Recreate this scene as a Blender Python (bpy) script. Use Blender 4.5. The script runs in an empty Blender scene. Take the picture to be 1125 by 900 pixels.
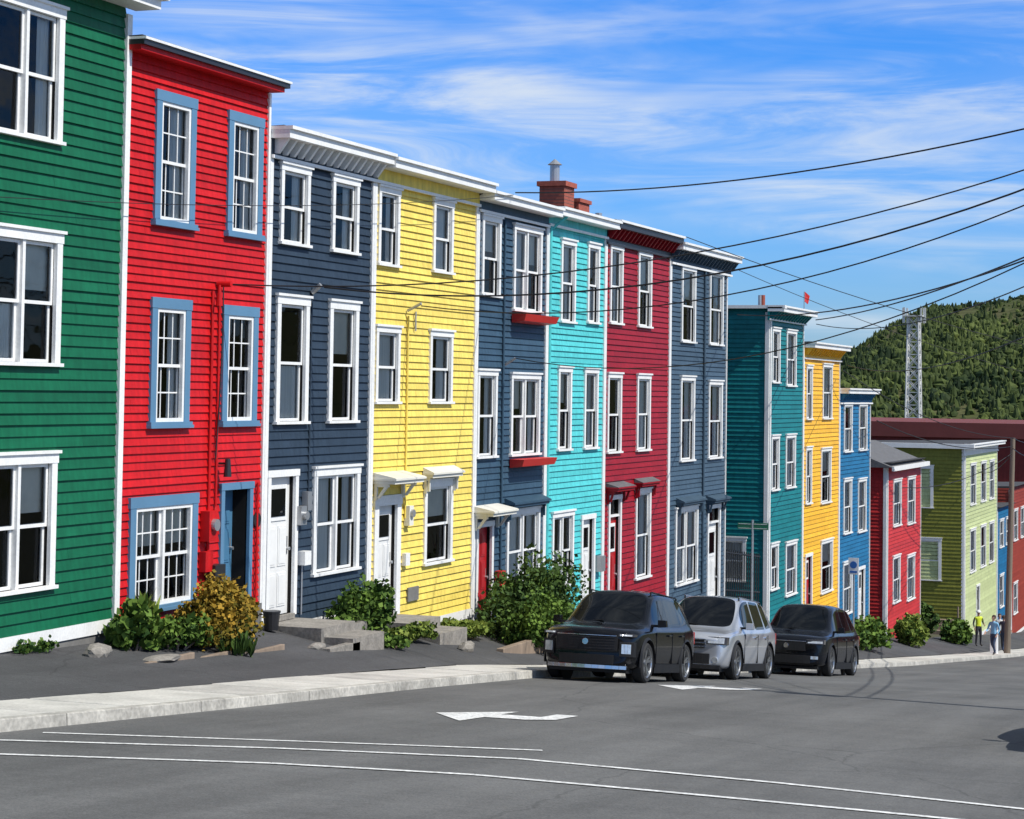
import bpy, bmesh, math, random
import numpy as np
from mathutils import Matrix, Vector
random.seed(7); np.random.seed(7)
scene=bpy.context.scene
col=scene.collection
# ---------------------------------------------------------------- materials
MATS={}
def nodes(name):
    m=bpy.data.materials.new(name); m.use_nodes=True
    nt=m.node_tree; b=nt.nodes['Principled BSDF']
    return m,nt,b
def mat(name,c,rough=.5,var=.12,scale=1.2,metal=0.,bump=0.,bscale=40.,stretch=(1,1,1),coat=0.,fine=.0,spec=.5,c2=None,fstretch=None):
    if name in MATS: return MATS[name]
    m,nt,b=nodes(name); N=nt.nodes; L=nt.links
    tc=N.new('ShaderNodeTexCoord'); mp=N.new('ShaderNodeMapping'); mp.inputs['Scale'].default_value=stretch
    L.new(tc.outputs['Object'],mp.inputs['Vector'])
    n=N.new('ShaderNodeTexNoise'); n.inputs['Scale'].default_value=scale; n.inputs['Detail'].default_value=6; n.inputs['Roughness'].default_value=.65
    L.new(mp.outputs[0],n.inputs['Vector'])
    r=N.new('ShaderNodeValToRGB'); r.color_ramp.elements[0].position=.3; r.color_ramp.elements[1].position=.72
    a=c2 if c2 else [x*(1-var) for x in c]; bb=c if c2 else [min(1,x*(1+var*.6)) for x in c]
    r.color_ramp.elements[0].color=(*a,1); r.color_ramp.elements[1].color=(*bb,1)
    L.new(n.outputs['Fac'],r.inputs['Fac'])
    src=r.outputs['Color']
    if fine>0:
        mp2=mp
        if fstretch:
            mp2=N.new('ShaderNodeMapping'); mp2.inputs['Scale'].default_value=fstretch; L.new(tc.outputs['Object'],mp2.inputs['Vector'])
        n2=N.new('ShaderNodeTexNoise'); n2.inputs['Scale'].default_value=bscale; n2.inputs['Detail'].default_value=4
        L.new(mp2.outputs[0],n2.inputs['Vector'])
        r2=N.new('ShaderNodeValToRGB'); r2.color_ramp.elements[0].position=.35; r2.color_ramp.elements[1].position=.65
        r2.color_ramp.elements[0].color=(1-fine,)*3+(1,); r2.color_ramp.elements[1].color=(1+fine*.5,)*3+(1,)
        L.new(n2.outputs['Fac'],r2.inputs['Fac'])
        mx=N.new('ShaderNodeMix'); mx.data_type='RGBA'; mx.blend_type='MULTIPLY'; mx.inputs['Factor'].default_value=1
        L.new(src,mx.inputs[6]); L.new(r2.outputs[0],mx.inputs[7]); src=mx.outputs[2]
    L.new(src,b.inputs['Base Color'])
    b.inputs['Roughness'].default_value=rough; b.inputs['Metallic'].default_value=metal
    b.inputs['Specular IOR Level'].default_value=spec
    if coat: b.inputs['Coat Weight'].default_value=coat; b.inputs['Coat Roughness'].default_value=.03
    if bump>0:
        n3=N.new('ShaderNodeTexNoise'); n3.inputs['Scale'].default_value=bscale; n3.inputs['Detail'].default_value=4
        L.new(mp.outputs[0],n3.inputs['Vector'])
        bp=N.new('ShaderNodeBump'); bp.inputs['Strength'].default_value=bump; bp.inputs['Distance'].default_value=.01
        L.new(n3.outputs['Fac'],bp.inputs['Height']); L.new(bp.outputs[0],b.inputs['Normal'])
    MATS[name]=m; return m
VAR={}
def siding_mat(name,c,var=.16):
    ms=[mat(name+s,tuple(x*k for x in c),rough=.5,var=var,scale=.9,fine=.15,bscale=7.,bump=.15,stretch=(1,1,3.2),spec=.2,fstretch=(1,1.6,.35)) for s,k in (('',1.),('_faded',.91),('_fresh',1.05))]
    VAR[ms[0].name]=[ms[0],ms[0],ms[1],ms[2]]
    return ms[0]
white=mat('white_trim_paint',(.80,.80,.78),rough=.45,var=.1,scale=2.,fine=.07,bscale=25)
cream=mat('cream_trim_paint',(.72,.70,.62),rough=.5)
black=mat('black_trim_paint',(.02,.02,.022),rough=.4)
bluetrim=mat('blue_trim_paint',(.10,.22,.35),rough=.45,var=.1)
roofm=mat('roof_felt',(.05,.05,.052),rough=.9,var=.3,scale=4)
shingle=mat('grey_shingle',(.12,.12,.125),rough=.9,var=.3,scale=6)
found=mat('parged_foundation',(.17,.165,.155),rough=.9,var=.3,scale=3,bump=.4,bscale=20)
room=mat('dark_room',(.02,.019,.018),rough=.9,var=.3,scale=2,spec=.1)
curt=mat('curtain_cloth',(.85,.84,.80),rough=.9,var=.15,scale=3,stretch=(1,9,.3))
curt2=mat('roller_blind',(.78,.75,.66),rough=.8,var=.1,scale=3)
metalg=mat('galvanised_metal',(.45,.46,.47),rough=.4,metal=.7,var=.15)
rubber=mat('tyre_rubber',(.018,.018,.018),rough=.8)
iron=mat('black_iron',(.015,.015,.016),rough=.45)
concrete=mat('concrete',(.56,.54,.49),rough=.9,var=.25,scale=1.1,fine=.14,bscale=30,bump=.3)
concrete2=mat('concrete_darker',(.48,.46,.42),rough=.9,var=.3,scale=1.6,fine=.16,bscale=24,bump=.3)
kerbm=mat('kerb_concrete',(.47,.45,.40),rough=.9,var=.42,scale=1.7,fine=.22,bscale=18,bump=.5)
jointm=mat('joint_dirt',(.09,.085,.075),rough=.95,var=.3)
stone=mat('step_stone',(.26,.24,.21),rough=.9,var=.35,scale=4,fine=.2,bscale=25,bump=.5)
wood=mat('weathered_wood',(.25,.19,.14),rough=.85,var=.35,scale=4,stretch=(1,1,.3))
soil=mat('soil_grass',(.07,.085,.03),rough=.95,var=.5,scale=1.4,fine=.3,bscale=30,bump=.6,c2=(.075,.058,.04))
brick_red=mat('chimney_brick',(.36,.09,.06),rough=.9,var=.3,scale=9,bump=.4)
paintw=mat('road_paint',(.76,.76,.74),rough=.7,var=.25,scale=5,fine=.35,bscale=22)
def mk_glass():
    m=bpy.data.materials.new('window_glass'); m.use_nodes=True; nt=m.node_tree; N=nt.nodes; L=nt.links
    N.clear(); o=N.new('ShaderNodeOutputMaterial'); mix=N.new('ShaderNodeMixShader'); t=N.new('ShaderNodeBsdfTransparent'); g=N.new('ShaderNodeBsdfGlossy')
    g.inputs['Roughness'].default_value=.02; t.inputs['Color'].default_value=(.88,.90,.89,1)
    g.inputs['Color'].default_value=(.5,.52,.54,1)
    f=N.new('ShaderNodeFresnel'); f.inputs['IOR'].default_value=1.45
    n=N.new('ShaderNodeTexNoise'); n.inputs['Scale'].default_value=1.6; tc=N.new('ShaderNodeTexCoord'); L.new(tc.outputs['Object'],n.inputs['Vector'])
    bp=N.new('ShaderNodeBump'); bp.inputs['Strength'].default_value=.12; bp.inputs['Distance'].default_value=.05; L.new(n.outputs['Fac'],bp.inputs['Height']); L.new(bp.outputs[0],g.inputs['Normal'])
    L.new(f.outputs[0],mix.inputs[0]); L.new(t.outputs[0],mix.inputs[1]); L.new(g.outputs[0],mix.inputs[2]); L.new(mix.outputs[0],o.inputs[0])
    return m
glassm=mk_glass()
def asphalt_mat(name,c):
    m,nt,b=nodes(name); N=nt.nodes; L=nt.links
    tc=N.new('ShaderNodeTexCoord')
    def noise(s,d=5,st=(1,1,1),r=.6):
        mp=N.new('ShaderNodeMapping'); mp.inputs['Scale'].default_value=st; L.new(tc.outputs['Object'],mp.inputs[0])
        n=N.new('ShaderNodeTexNoise'); n.inputs['Scale'].default_value=s; n.inputs['Detail'].default_value=d; n.inputs['Roughness'].default_value=r
        L.new(mp.outputs[0],n.inputs['Vector']); return n
    def ramp(src,p0,p1,a,b_):
        r=N.new('ShaderNodeValToRGB'); r.color_ramp.elements[0].position=p0; r.color_ramp.elements[1].position=p1
        r.color_ramp.elements[0].color=(a,a,a,1); r.color_ramp.elements[1].color=(b_,b_,b_,1); L.new(src,r.inputs[0]); return r.outputs[0]
    def mul(a,b_):
        x=N.new('ShaderNodeMix'); x.data_type='RGBA'; x.blend_type='MULTIPLY'; x.inputs['Factor'].default_value=1; L.new(a,x.inputs[6]); L.new(b_,x.inputs[7]); return x.outputs[2]
    base=N.new('ShaderNodeRGB'); base.outputs[0].default_value=(*c,1)
    s=mul(base.outputs[0],ramp(noise(.35).outputs[0],.3,.7,.82,1.12))
    s=mul(s,ramp(noise(45,4,r=.85).outputs[0],.3,.7,.5,1.5))
    s=mul(s,ramp(noise(9,5,r=.8).outputs[0],.3,.7,.86,1.12))
    s=mul(s,ramp(noise(1.0,6,(1.1,.07,1)).outputs[0],.35,.65,.78,1.08))
    s=mul(s,ramp(noise(2.3,5,(.12,1.6,1)).outputs[0],.3,.5,.92,1.0))
    v=N.new('ShaderNodeTexVoronoi'); v.feature='DISTANCE_TO_EDGE'; v.inputs['Scale'].default_value=.2
    nz=noise(1.2,5); mx=N.new('ShaderNodeMix'); mx.data_type='RGBA'; mx.inputs['Factor'].default_value=.3
    L.new(tc.outputs['Object'],mx.inputs[6]); L.new(nz.outputs['Color'],mx.inputs[7]); L.new(mx.outputs[2],v.inputs['Vector'])
    s=mul(s,ramp(v.outputs['Distance'],.001,.004,.7,1.0))
    L.new(s,b.inputs['Base Color']); b.inputs['Roughness'].default_value=.85; b.inputs['Specular IOR Level'].default_value=.3
    bp=N.new('ShaderNodeBump'); bp.inputs['Strength'].default_value=.35; bp.inputs['Distance'].default_value=.006
    L.new(noise(90,2).outputs[0],bp.inputs['Height']); L.new(bp.outputs[0],b.inputs['Normal'])
    return m
asph=asphalt_mat('road_asphalt',(.130,.130,.126))
asph2=asphalt_mat('apron_asphalt',(.078,.078,.08))
# ---------------------------------------------------------------- mesh builder
class MB:
    def __init__(s): s.v=[]; s.f=[]; s.m=[]; s.mats=[]
    def mi(s,m):
        if m not in s.mats: s.mats.append(m)
        return s.mats.index(m)
    def poly(s,pts,m):
        n=len(s.v); s.v+= [tuple(p) for p in pts]; s.f.append(tuple(range(n,n+len(pts)))); s.m.append(s.mi(m))
    def hexa(s,p,m):
        n=len(s.v); s.v+=[tuple(q) for q in p]; k=s.mi(m)
        for f in ((0,3,2,1),(4,5,6,7),(0,1,5,4),(1,2,6,5),(2,3,7,6),(3,0,4,7)):
            s.f.append(tuple(n+i for i in f)); s.m.append(k)
    def box(s,x0,x1,y0,y1,z0,z1,m):
        if x0>x1: x0,x1=x1,x0
        s.hexa([(x0,y0,z0),(x1,y0,z0),(x1,y1,z0),(x0,y1,z0),(x0,y0,z1),(x1,y0,z1),(x1,y1,z1),(x0,y1,z1)],m)
    def cyl(s,a,b,r0,r1,m,n=10,cap=True):
        a=Vector(a); b=Vector(b); d=(b-a).normalized(); u=d.orthogonal().normalized(); w=d.cross(u); k=s.mi(m); o=len(s.v)
        for P,r in ((a,r0),(b,r1)):
            for i in range(n):
                t=2*math.pi*i/n; s.v.append(tuple(P+u*r*math.cos(t)+w*r*math.sin(t)))
        for i in range(n):
            j=(i+1)%n; s.f.append((o+i,o+j,o+n+j,o+n+i)); s.m.append(k)
        if cap:
            s.f.append(tuple(o+i for i in range(n))[::-1]); s.m.append(k); s.f.append(tuple(o+n+i for i in range(n))); s.m.append(k)
    def obj(s,name,parent=None,smooth=False,bevel=0):
        me=bpy.data.meshes.new(name); me.from_pydata(s.v,[],s.f)
        for m in s.mats: me.materials.append(m)
        me.polygons.foreach_set('material_index',s.m)
        if smooth: me.polygons.foreach_set('use_smooth',[True]*len(s.f))
        me.update()
        o=bpy.data.objects.new(name,me); col.objects.link(o)
        if bevel:
            b=o.modifiers.new('bevel','BEVEL'); b.width=bevel; b.segments=2; b.limit_method='ANGLE'
        if parent:
            o.parent=parent
            o.matrix_parent_inverse=parent.matrix_world.inverted()
        return o
def empty(name,loc,rot=None):
    e=bpy.data.objects.new(name,None); e.empty_display_size=.5; col.objects.link(e); e.location=loc
    if rot: e.rotation_euler=rot
    bpy.context.view_layer.update(); return e
# ---------------------------------------------------------------- profiles
def interp(P,t):
    return float(np.interp(t,[p[0] for p in P],[p[1] for p in P]))
CP=[(-200,3.5),(-60,.9),(-40,-.85),(-30,-1.75),(-20,-2.7),(-11.4,-3.47),(-5.3,-4.0),(0,-4.45),(5.3,-4.93),(10,-5.48),(24.5,-7.12),(42.3,-9.05),(70.2,-11.9),(97,-14.5),(130,-17.2),(160,-18.5),(220,-20.5),(400,-22),(5000,-22)]
BP=[(-200,3.6),(-60,1.1),(-40,-.7),(-30,-1.6),(-20,-2.55),(-10,-3.4),(-5,-3.76),(0,-3.98),(3.2,-4.15),(7.4,-4.55),(13,-5.2),(18,-5.8),(28,-6.8),(35,-7.5),(41,-8.1),(52,-9.25),(62,-10.5),(70,-11.4),(85,-12.7),(97,-14.0),(130,-16.8),(160,-18.2),(220,-20.4),(400,-22),(5000,-22)]
def Cz(y): return interp(CP,y)
def Bz(y): return interp(BP,y)
KX=4.4; OX=16.3
def Gz(x,y):
    if x<=0: return Bz(y)
    if x<3: return Bz(y)+(Cz(y)-Bz(y))*x/3
    if x<KX: return Cz(y)
    return Cz(y)-.13
def Rz(x,y): return Cz(y)-.13+.035*math.sin(math.pi*min(1,max(0,(x-KX)/(OX-KX))))
def sheet(name,xs,ys,fn,m,smooth=True):
    mb=MB(); nx=len(xs)
    mb.v=[(x,y,fn(x,y)) for y in ys for x in xs]
    for j in range(len(ys)-1):
        for i in range(nx-1):
            a=j*nx+i; mb.f.append((a,a+1,a+1+nx,a+nx)); mb.m.append(0)
    mb.mats=[m]
    return mb.obj(name,smooth=smooth)
ysl=[-200,-100,-60,-50,-45]+list(np.arange(-40,131,1.5))+[135,145,160,190,220,300,400,600,1000,2000,4500]
sheet('ground',[-3000,-800,-200,-60,-20,-9,0,1,2,3,4.2,4.5,10,15,17,30,80,300,1000,3000],ysl,lambda x,y:Gz(x,y)-.07,soil)
yr=[-60,-50,-45]+list(np.arange(-40,136,1.5))
sheet('road',[KX,7,10,13,OX],yr,Rz,asph)
sheet('side_street_road',[OX+.004,20,40],[-60,-50,-45]+list(np.arange(-40,-5.9,2)),lambda x,y:Cz(y)-.132,asph)
sheet('asphalt_apron',[.0,.75,1.5,2.25,2.9],[y for y in yr if -40<=y<=131],lambda x,y:Gz(x,y)-.012+.012*math.sin(y*2.1+x*3),asph2)
mb=MB(); y=-40.
while y<128:
    y1=y+1.5; g=.009; x0=2.9+.04*math.sin(y*.7); dz=random.uniform(-.006,.006); a,b=x0,KX-.185
    mb.hexa([(a,y+g,Cz(y)-.3),(b,y+g,Cz(y)-.3),(b,y1-g,Cz(y1)-.3),(a,y1-g,Cz(y1)-.3),(a,y+g,Cz(y)+dz),(b,y+g,Cz(y)+dz),(b,y1-g,Cz(y1)+dz),(a,y1-g,Cz(y1)+dz)],concrete if random.random()<.75 else concrete2)
    y=y1
y=-40.
while y<128:
    y1=y+3; a=KX-.175; b=KX
    mb.hexa([(a,y+.008,Cz(y)-.3),(b+.02,y+.008,Cz(y)-.3),(b+.02,y1-.008,Cz(y1)-.3),(a,y1-.008,Cz(y1)-.3),(a,y+.008,Cz(y)+.004),(b,y+.008,Cz(y)+.004),(b,y1-.008,Cz(y1)+.004),(a,y1-.008,Cz(y1)+.004)],kerbm)
    y=y1
y=-6.
while y<120:
    y1=y+2
    mb.hexa([(OX,y+.01,Cz(y)-.3),(OX+2,y+.01,Cz(y)-.3),(OX+2,y1-.01,Cz(y1)-.3),(OX,y1-.01,Cz(y1)-.3),(OX,y+.01,Cz(y)),(OX+2,y+.01,Cz(y)),(OX+2,y1-.01,Cz(y1)),(OX,y1-.01,Cz(y1))],concrete)
    y=y1
mb.obj('pavement',bevel=.012)
def strip_(mb,pts,w,m,lift=.006):
    for (a,b) in zip(pts,pts[1:]):
        n=max(1,int((Vector(b)-Vector(a)).length/.5))
        d=(Vector((b[0]-a[0],b[1]-a[1],0))).normalized(); q=Vector((-d.y,d.x,0))*w/2
        for i in range(n):
            s0=i/n; s1=(i+1)/n
            P0=Vector((a[0]+(b[0]-a[0])*s0,a[1]+(b[1]-a[1])*s0,0)); P1=Vector((a[0]+(b[0]-a[0])*s1,a[1]+(b[1]-a[1])*s1,0))
            mb.poly([(v.x,v.y,Rz(v.x,v.y)+lift) for v in (P0-q,P1-q,P1+q,P0+q)],m)
mk=MB()
strip_(mk,[(4.75,-11.0),(7.2,-9.95),(9.55,-8.95)],.11,paintw)
strip_(mk,[(4.5,-12.3),(7.36,-10.87),(9.67,-10.05),(12.37,-10.3),(16,-10.9)],.12,paintw,.007)
strip_(mk,[(4.5,-13.9),(5.81,-13.33),(8.07,-12.3),(9.93,-11.87),(13.81,-12.0),(16,-12.1)],.12,paintw,.007)
def arrow(cx,cy):
    P_=lambda l:[(cx+a,cy+b,Rz(cx+a,cy+b)+.008) for a,b in l]
    mk.poly(P_([(-.75,-.1),(.0,-1.15),(.0,-.3),(.0,.3),(.0,.95)]),paintw)
    mk.poly(P_([(.0,-.3),(.55,-.3),(.85,.0),(.55,.3),(.0,.3)]),paintw)
    mk.poly(P_([(.55,.3),(.85,.0),(.85,.9),(.55,.9)]),paintw)
arrow(7.35,-4.7); arrow(7.45,4.9)
mk.obj('road_markings')
# ---------------------------------------------------------------- building kit
FR=(Vector((0,0,0)),Vector((0,1,0)),Vector((1,0,0)))
def side(Y): return (Vector((0,Y,0)),Vector((1,0,0)),Vector((0,-1,0)))
def P(F,u,n,z):
    v=F[0]+F[1]*u+F[2]*n; return (v.x,v.y,z)
def fbox(mb,F,u0,u1,n0,n1,z0,z1,m):
    mb.hexa([P(F,u0,n1,z0),P(F,u1,n1,z0),P(F,u1,n0,z0),P(F,u0,n0,z0),P(F,u0,n1,z1),P(F,u1,n1,z1),P(F,u1,n0,z1),P(F,u0,n0,z1)],m)
def siding(mb,F,u0,u1,z0,z1,ops,h,m):
    k=0
    while z0+k*h<z1-1e-4:
        a=z0+k*h; b=min(a+h,z1); k+=1
        br={a,b}
        for o in ops:
            for z in (o[2],o[3]):
                if a<z<b: br.add(z)
        br=sorted(br); pr=.031+random.uniform(-.005,.007)
        cut=random.uniform(u0+.2,u1-.2); ma=random.choice(VAR[m.name]); mb_=random.choice(VAR[m.name])
        for c,d in zip(br,br[1:]):
            iv=[(u0,cut-.002),(cut+.002,u1)]
            for o in ops:
                if o[2]<d-1e-6 and o[3]>c+1e-6:
                    nv=[]
                    for s,e in iv:
                        if o[1]<=s or o[0]>=e: nv.append((s,e)); continue
                        if o[0]>s: nv.append((s,o[0]))
                        if o[1]<e: nv.append((o[1],e))
                    iv=nv
            nb=pr*(b-c)/h; nt=pr*(b-d)/h
            for s,e in iv:
                mm=ma if e<=cut else mb_
                mb.poly([P(F,s,nb,c),P(F,e,nb,c),P(F,e,nt,d),P(F,s,nt,d)],mm)
                if c==a: mb.poly([P(F,s,0,c),P(F,e,0,c),P(F,e,nb,c),P(F,s,nb,c)],mm)
def glazing(W,F,a0,a1,b0,b1,sash,grid=None,curtain=True):
    mid=(b0+b1)/2; s=.05
    tr,gl=W
    for (z0,z1,n0,n1,ng) in ((mid-.03,b1,-.045,-.008,-.026),(b0,mid+.025,-.09,-.05,-.07)):
        fbox(tr,F,a0,a0+s,n0,n1,z0,z1,sash); fbox(tr,F,a1-s,a1,n0,n1,z0,z1,sash)
        fbox(tr,F,a0+s,a1-s,n0,n1,z0,z0+s,sash); fbox(tr,F,a0+s,a1-s,n0,n1,z1-s,z1,sash)
        t1,t2=random.uniform(-.006,.006),random.uniform(-.006,.006)
        gl.poly([P(F,a0+s,ng+t1,z0+s),P(F,a1-s,ng+t2,z0+s),P(F,a1-s,ng-t1,z1-s),P(F,a0+s,ng-t2,z1-s)],glassm)
        if grid:
            cx,cz=grid
            for i in range(1,cx):
                u=a0+s+(a1-a0-2*s)*i/cx; fbox(tr,F,u-.011,u+.011,ng+.007,ng+.018,z0+s,z1-s,sash)
            for i in range(1,cz):
                z=z0+s+(z1-z0-2*s)*i/cz; fbox(tr,F,a0+s,a1-s,ng+.008,ng+.016,z-.011,z+.011,sash)
    if curtain:
        r=random.random()
        def cur(ua,ub,za,zb,m=curt):
            n=max(4,int((ub-ua)/.05))
            for i in range(n):
                x0=ua+(ub-ua)*i/n; x1=ua+(ub-ua)*(i+1)/n; q=-.125
                gl.poly([P(F,x0,q+.022*(i%2),za),P(F,x1,q+.022*((i+1)%2),za),P(F,x1,q+.022*((i+1)%2),zb),P(F,x0,q+.022*(i%2),zb)],m)
        w=a1-a0
        if r<.34: cur(a0,a0+w*random.uniform(.2,.34),b0,b1); cur(a1-w*random.uniform(.25,.4),a1,b0,b1)
        elif r<.46: gl.poly([P(F,a0,-.11,b1-(b1-b0)*.4),P(F,a1,-.11,b1-(b1-b0)*.4),P(F,a1,-.11,b1),P(F,a0,-.11,b1)],curt2)
        elif r<.60: cur(a0,a1,b0,mid-.05)
        elif r<.68: cur(a0,a1,b0,b1)
        elif r<.9: cur(a1-w*random.uniform(.3,.45),a1,b0,b1)
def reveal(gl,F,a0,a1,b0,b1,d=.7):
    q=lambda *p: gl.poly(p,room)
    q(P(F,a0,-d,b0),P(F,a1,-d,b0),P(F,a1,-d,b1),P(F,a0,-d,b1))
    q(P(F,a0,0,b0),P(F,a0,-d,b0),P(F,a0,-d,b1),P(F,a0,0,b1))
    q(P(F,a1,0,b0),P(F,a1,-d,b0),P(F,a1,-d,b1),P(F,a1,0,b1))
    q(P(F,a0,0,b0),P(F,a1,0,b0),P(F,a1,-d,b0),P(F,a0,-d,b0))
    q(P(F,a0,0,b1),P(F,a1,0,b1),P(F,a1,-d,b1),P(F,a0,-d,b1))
def window(W,F,u0,u1,z0,z1,trim=white,sash=white,cw=.11,kind=1,grid=None,head=True):
    tr,gl=W
    fbox(tr,F,u0,u0+cw,-.02,.06,z0+.05,z1-cw,trim); fbox(tr,F,u1-cw,u1,-.02,.06,z0+.05,z1-cw,trim)
    fbox(tr,F,u0-.02,u1+.02,-.02,.067,z1-cw,z1,trim)
    if head: fbox(tr,F,u0-.05,u1+.05,-.02,.10,z1,z1+.045,trim)
    fbox(tr,F,u0-.04,u1+.04,-.02,.10,z0,z0+.05,trim)
    a0,a1,b0,b1=u0+cw,u1-cw,z0+.05,z1-cw
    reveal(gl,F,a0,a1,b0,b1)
    if kind==1: glazing(W,F,a0+.004,a1-.004,b0+.004,b1-.004,sash,grid)
    else:
        w=(a1-a0)/kind
        for i in range(kind):
            glazing(W,F,a0+w*i+(.035 if i else .004),a0+w*(i+1)-(.035 if i<kind-1 else .004),b0+.004,b1-.004,sash,grid)
            if i: fbox(tr,F,a0+w*i-.035,a0+w*i+.035,-.09,.04,b0,b1,sash)
    return (u0+.06,u1-.06,z0+.03,z1-.06)
def door(W,F,u0,u1,z0,z1,leaf,trim=white,cw=.12,light=True,rec=.07,transom=False):
    tr,gl=W
    fbox(tr,F,u0,u0+cw,-.02,.06,z0,z1-cw,trim); fbox(tr,F,u1-cw,u1,-.02,.06,z0,z1-cw,trim)
    fbox(tr,F,u0-.02,u1+.02,-.02,.07,z1-cw,z1,trim)
    a0,a1,b0,b1=u0+cw,u1-cw,z0+.03,z1-cw
    fbox(tr,F,a0,a1,-rec-.05,.09,z0-.06,z0+.03,stone)
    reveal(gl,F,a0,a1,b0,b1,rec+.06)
    if transom:
        zt=b1-.4; fbox(tr,F,a0,a1,-rec-.04,.02,zt-.06,zt,trim)
        gl.poly([P(F,a0,-rec+.01,zt),P(F,a1,-rec+.01,zt),P(F,a1,-rec+.01,b1),P(F,a0,-rec+.01,b1)],glassm); b1=zt-.06
    fbox(tr,F,a0+.004,a1-.004,-rec-.045,-rec,b0,b1-.004,leaf)
    w=a1-a0; H=b1-b0
    def pan(x0,x1,y0,y1):
        fbox(tr,F,a0+w*x0,a0+w*x1,-rec,-rec+.014,b0+H*y0,b0+H*y1,leaf)
        fbox(tr,F,a0+w*x0+.04,a0+w*x1-.04,-rec+.014,-rec+.022,b0+H*y0+.04,b0+H*y1-.04,leaf)
    for x0,x1 in ((.12,.46),(.54,.88)):
        pan(x0,x1,.06,.3); pan(x0,x1,.35,.64)
        if not light: pan(x0,x1,.69,.93)
    if light:
        fbox(tr,F,a0+w*.14,a0+w*.86,-rec,-rec+.02,b0+H*.68,b0+H*.94,trim)
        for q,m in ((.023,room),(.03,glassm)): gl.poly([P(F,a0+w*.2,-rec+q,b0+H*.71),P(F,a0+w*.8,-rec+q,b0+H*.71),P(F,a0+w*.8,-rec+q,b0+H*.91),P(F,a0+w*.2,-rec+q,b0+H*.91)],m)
    tr.cyl(P(F,a1-.08,-rec,b0+H*.47),P(F,a1-.08,-rec+.07,b0+H*.47),.03,.03,metalg)
    fbox(tr,F,a1-.1,a1-.06,-rec,-rec+.012,b0+H*.43,b0+H*.56,metalg)
    return (u0+.06,u1-.06,z0-.03,z1-.06)
def canopy(tr,F,u0,u1,z,dep=.45,m=white,top=None):
    top=top or m
    fbox(tr,F,u0,u1,.03,dep,z,z+.07,m)
    fbox(tr,F,u0-.03,u1+.03,.03,dep+.04,z+.07,z+.11,m)
    tr.hexa([P(F,u0-.02,dep+.02,z+.11),P(F,u1+.02,dep+.02,z+.11),P(F,u1+.02,.03,z+.11),P(F,u0-.02,.03,z+.11),
             P(F,u0-.02,dep+.02,z+.12),P(F,u1+.02,dep+.02,z+.12),P(F,u1+.02,.03,z+.22),P(F,u0-.02,.03,z+.22)],top)
    for u in (u0+.03,u1-.1):
        fbox(tr,F,u,u+.07,.04,.10,z-.32,z,m); fbox(tr,F,u+.002,u+.068,.10,dep*.7,z-.06,z,m)
        tr.hexa([P(F,u+.01,.16,z-.28),P(F,u+.06,.16,z-.28),P(F,u+.06,.10,z-.28),P(F,u+.01,.10,z-.28),P(F,u+.01,dep*.65,z-.06),P(F,u+.06,dep*.65,z-.06),P(F,u+.06,dep*.5,z-.06),P(F,u+.01,dep*.5,z-.06)],m)
def cornice(tr,F,u0,u1,z,m=white,dep=.42,frieze=.42,br=True,brm=None,step=.42,friezem=None,crown=None):
    fbox(tr,F,u0,u1,.0,.065,z-.1-frieze,z-.1,friezem or m)
    fbox(tr,F,u0,u1,.0,dep,z-.1,z+.05,m)
    fbox(tr,F,u0-.01,u1+.01,.0,dep+.06,z+.05,z+.11,crown or m)
    fbox(tr,F,u0,u1,.065,.11,z-.1-frieze,z-.04-frieze,m)
    if br:
        u=u0+.12
        while u<u1-.1:
            tr.hexa([P(F,u,.14,z-.36),P(F,u+.08,.14,z-.36),P(F,u+.08,.066,z-.36),P(F,u,.066,z-.36),
                     P(F,u,dep*.8,z-.1),P(F,u+.08,dep*.8,z-.1),P(F,u+.08,.066,z-.1),P(F,u,.066,z-.1)],brm or m)
            u+=step
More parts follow.
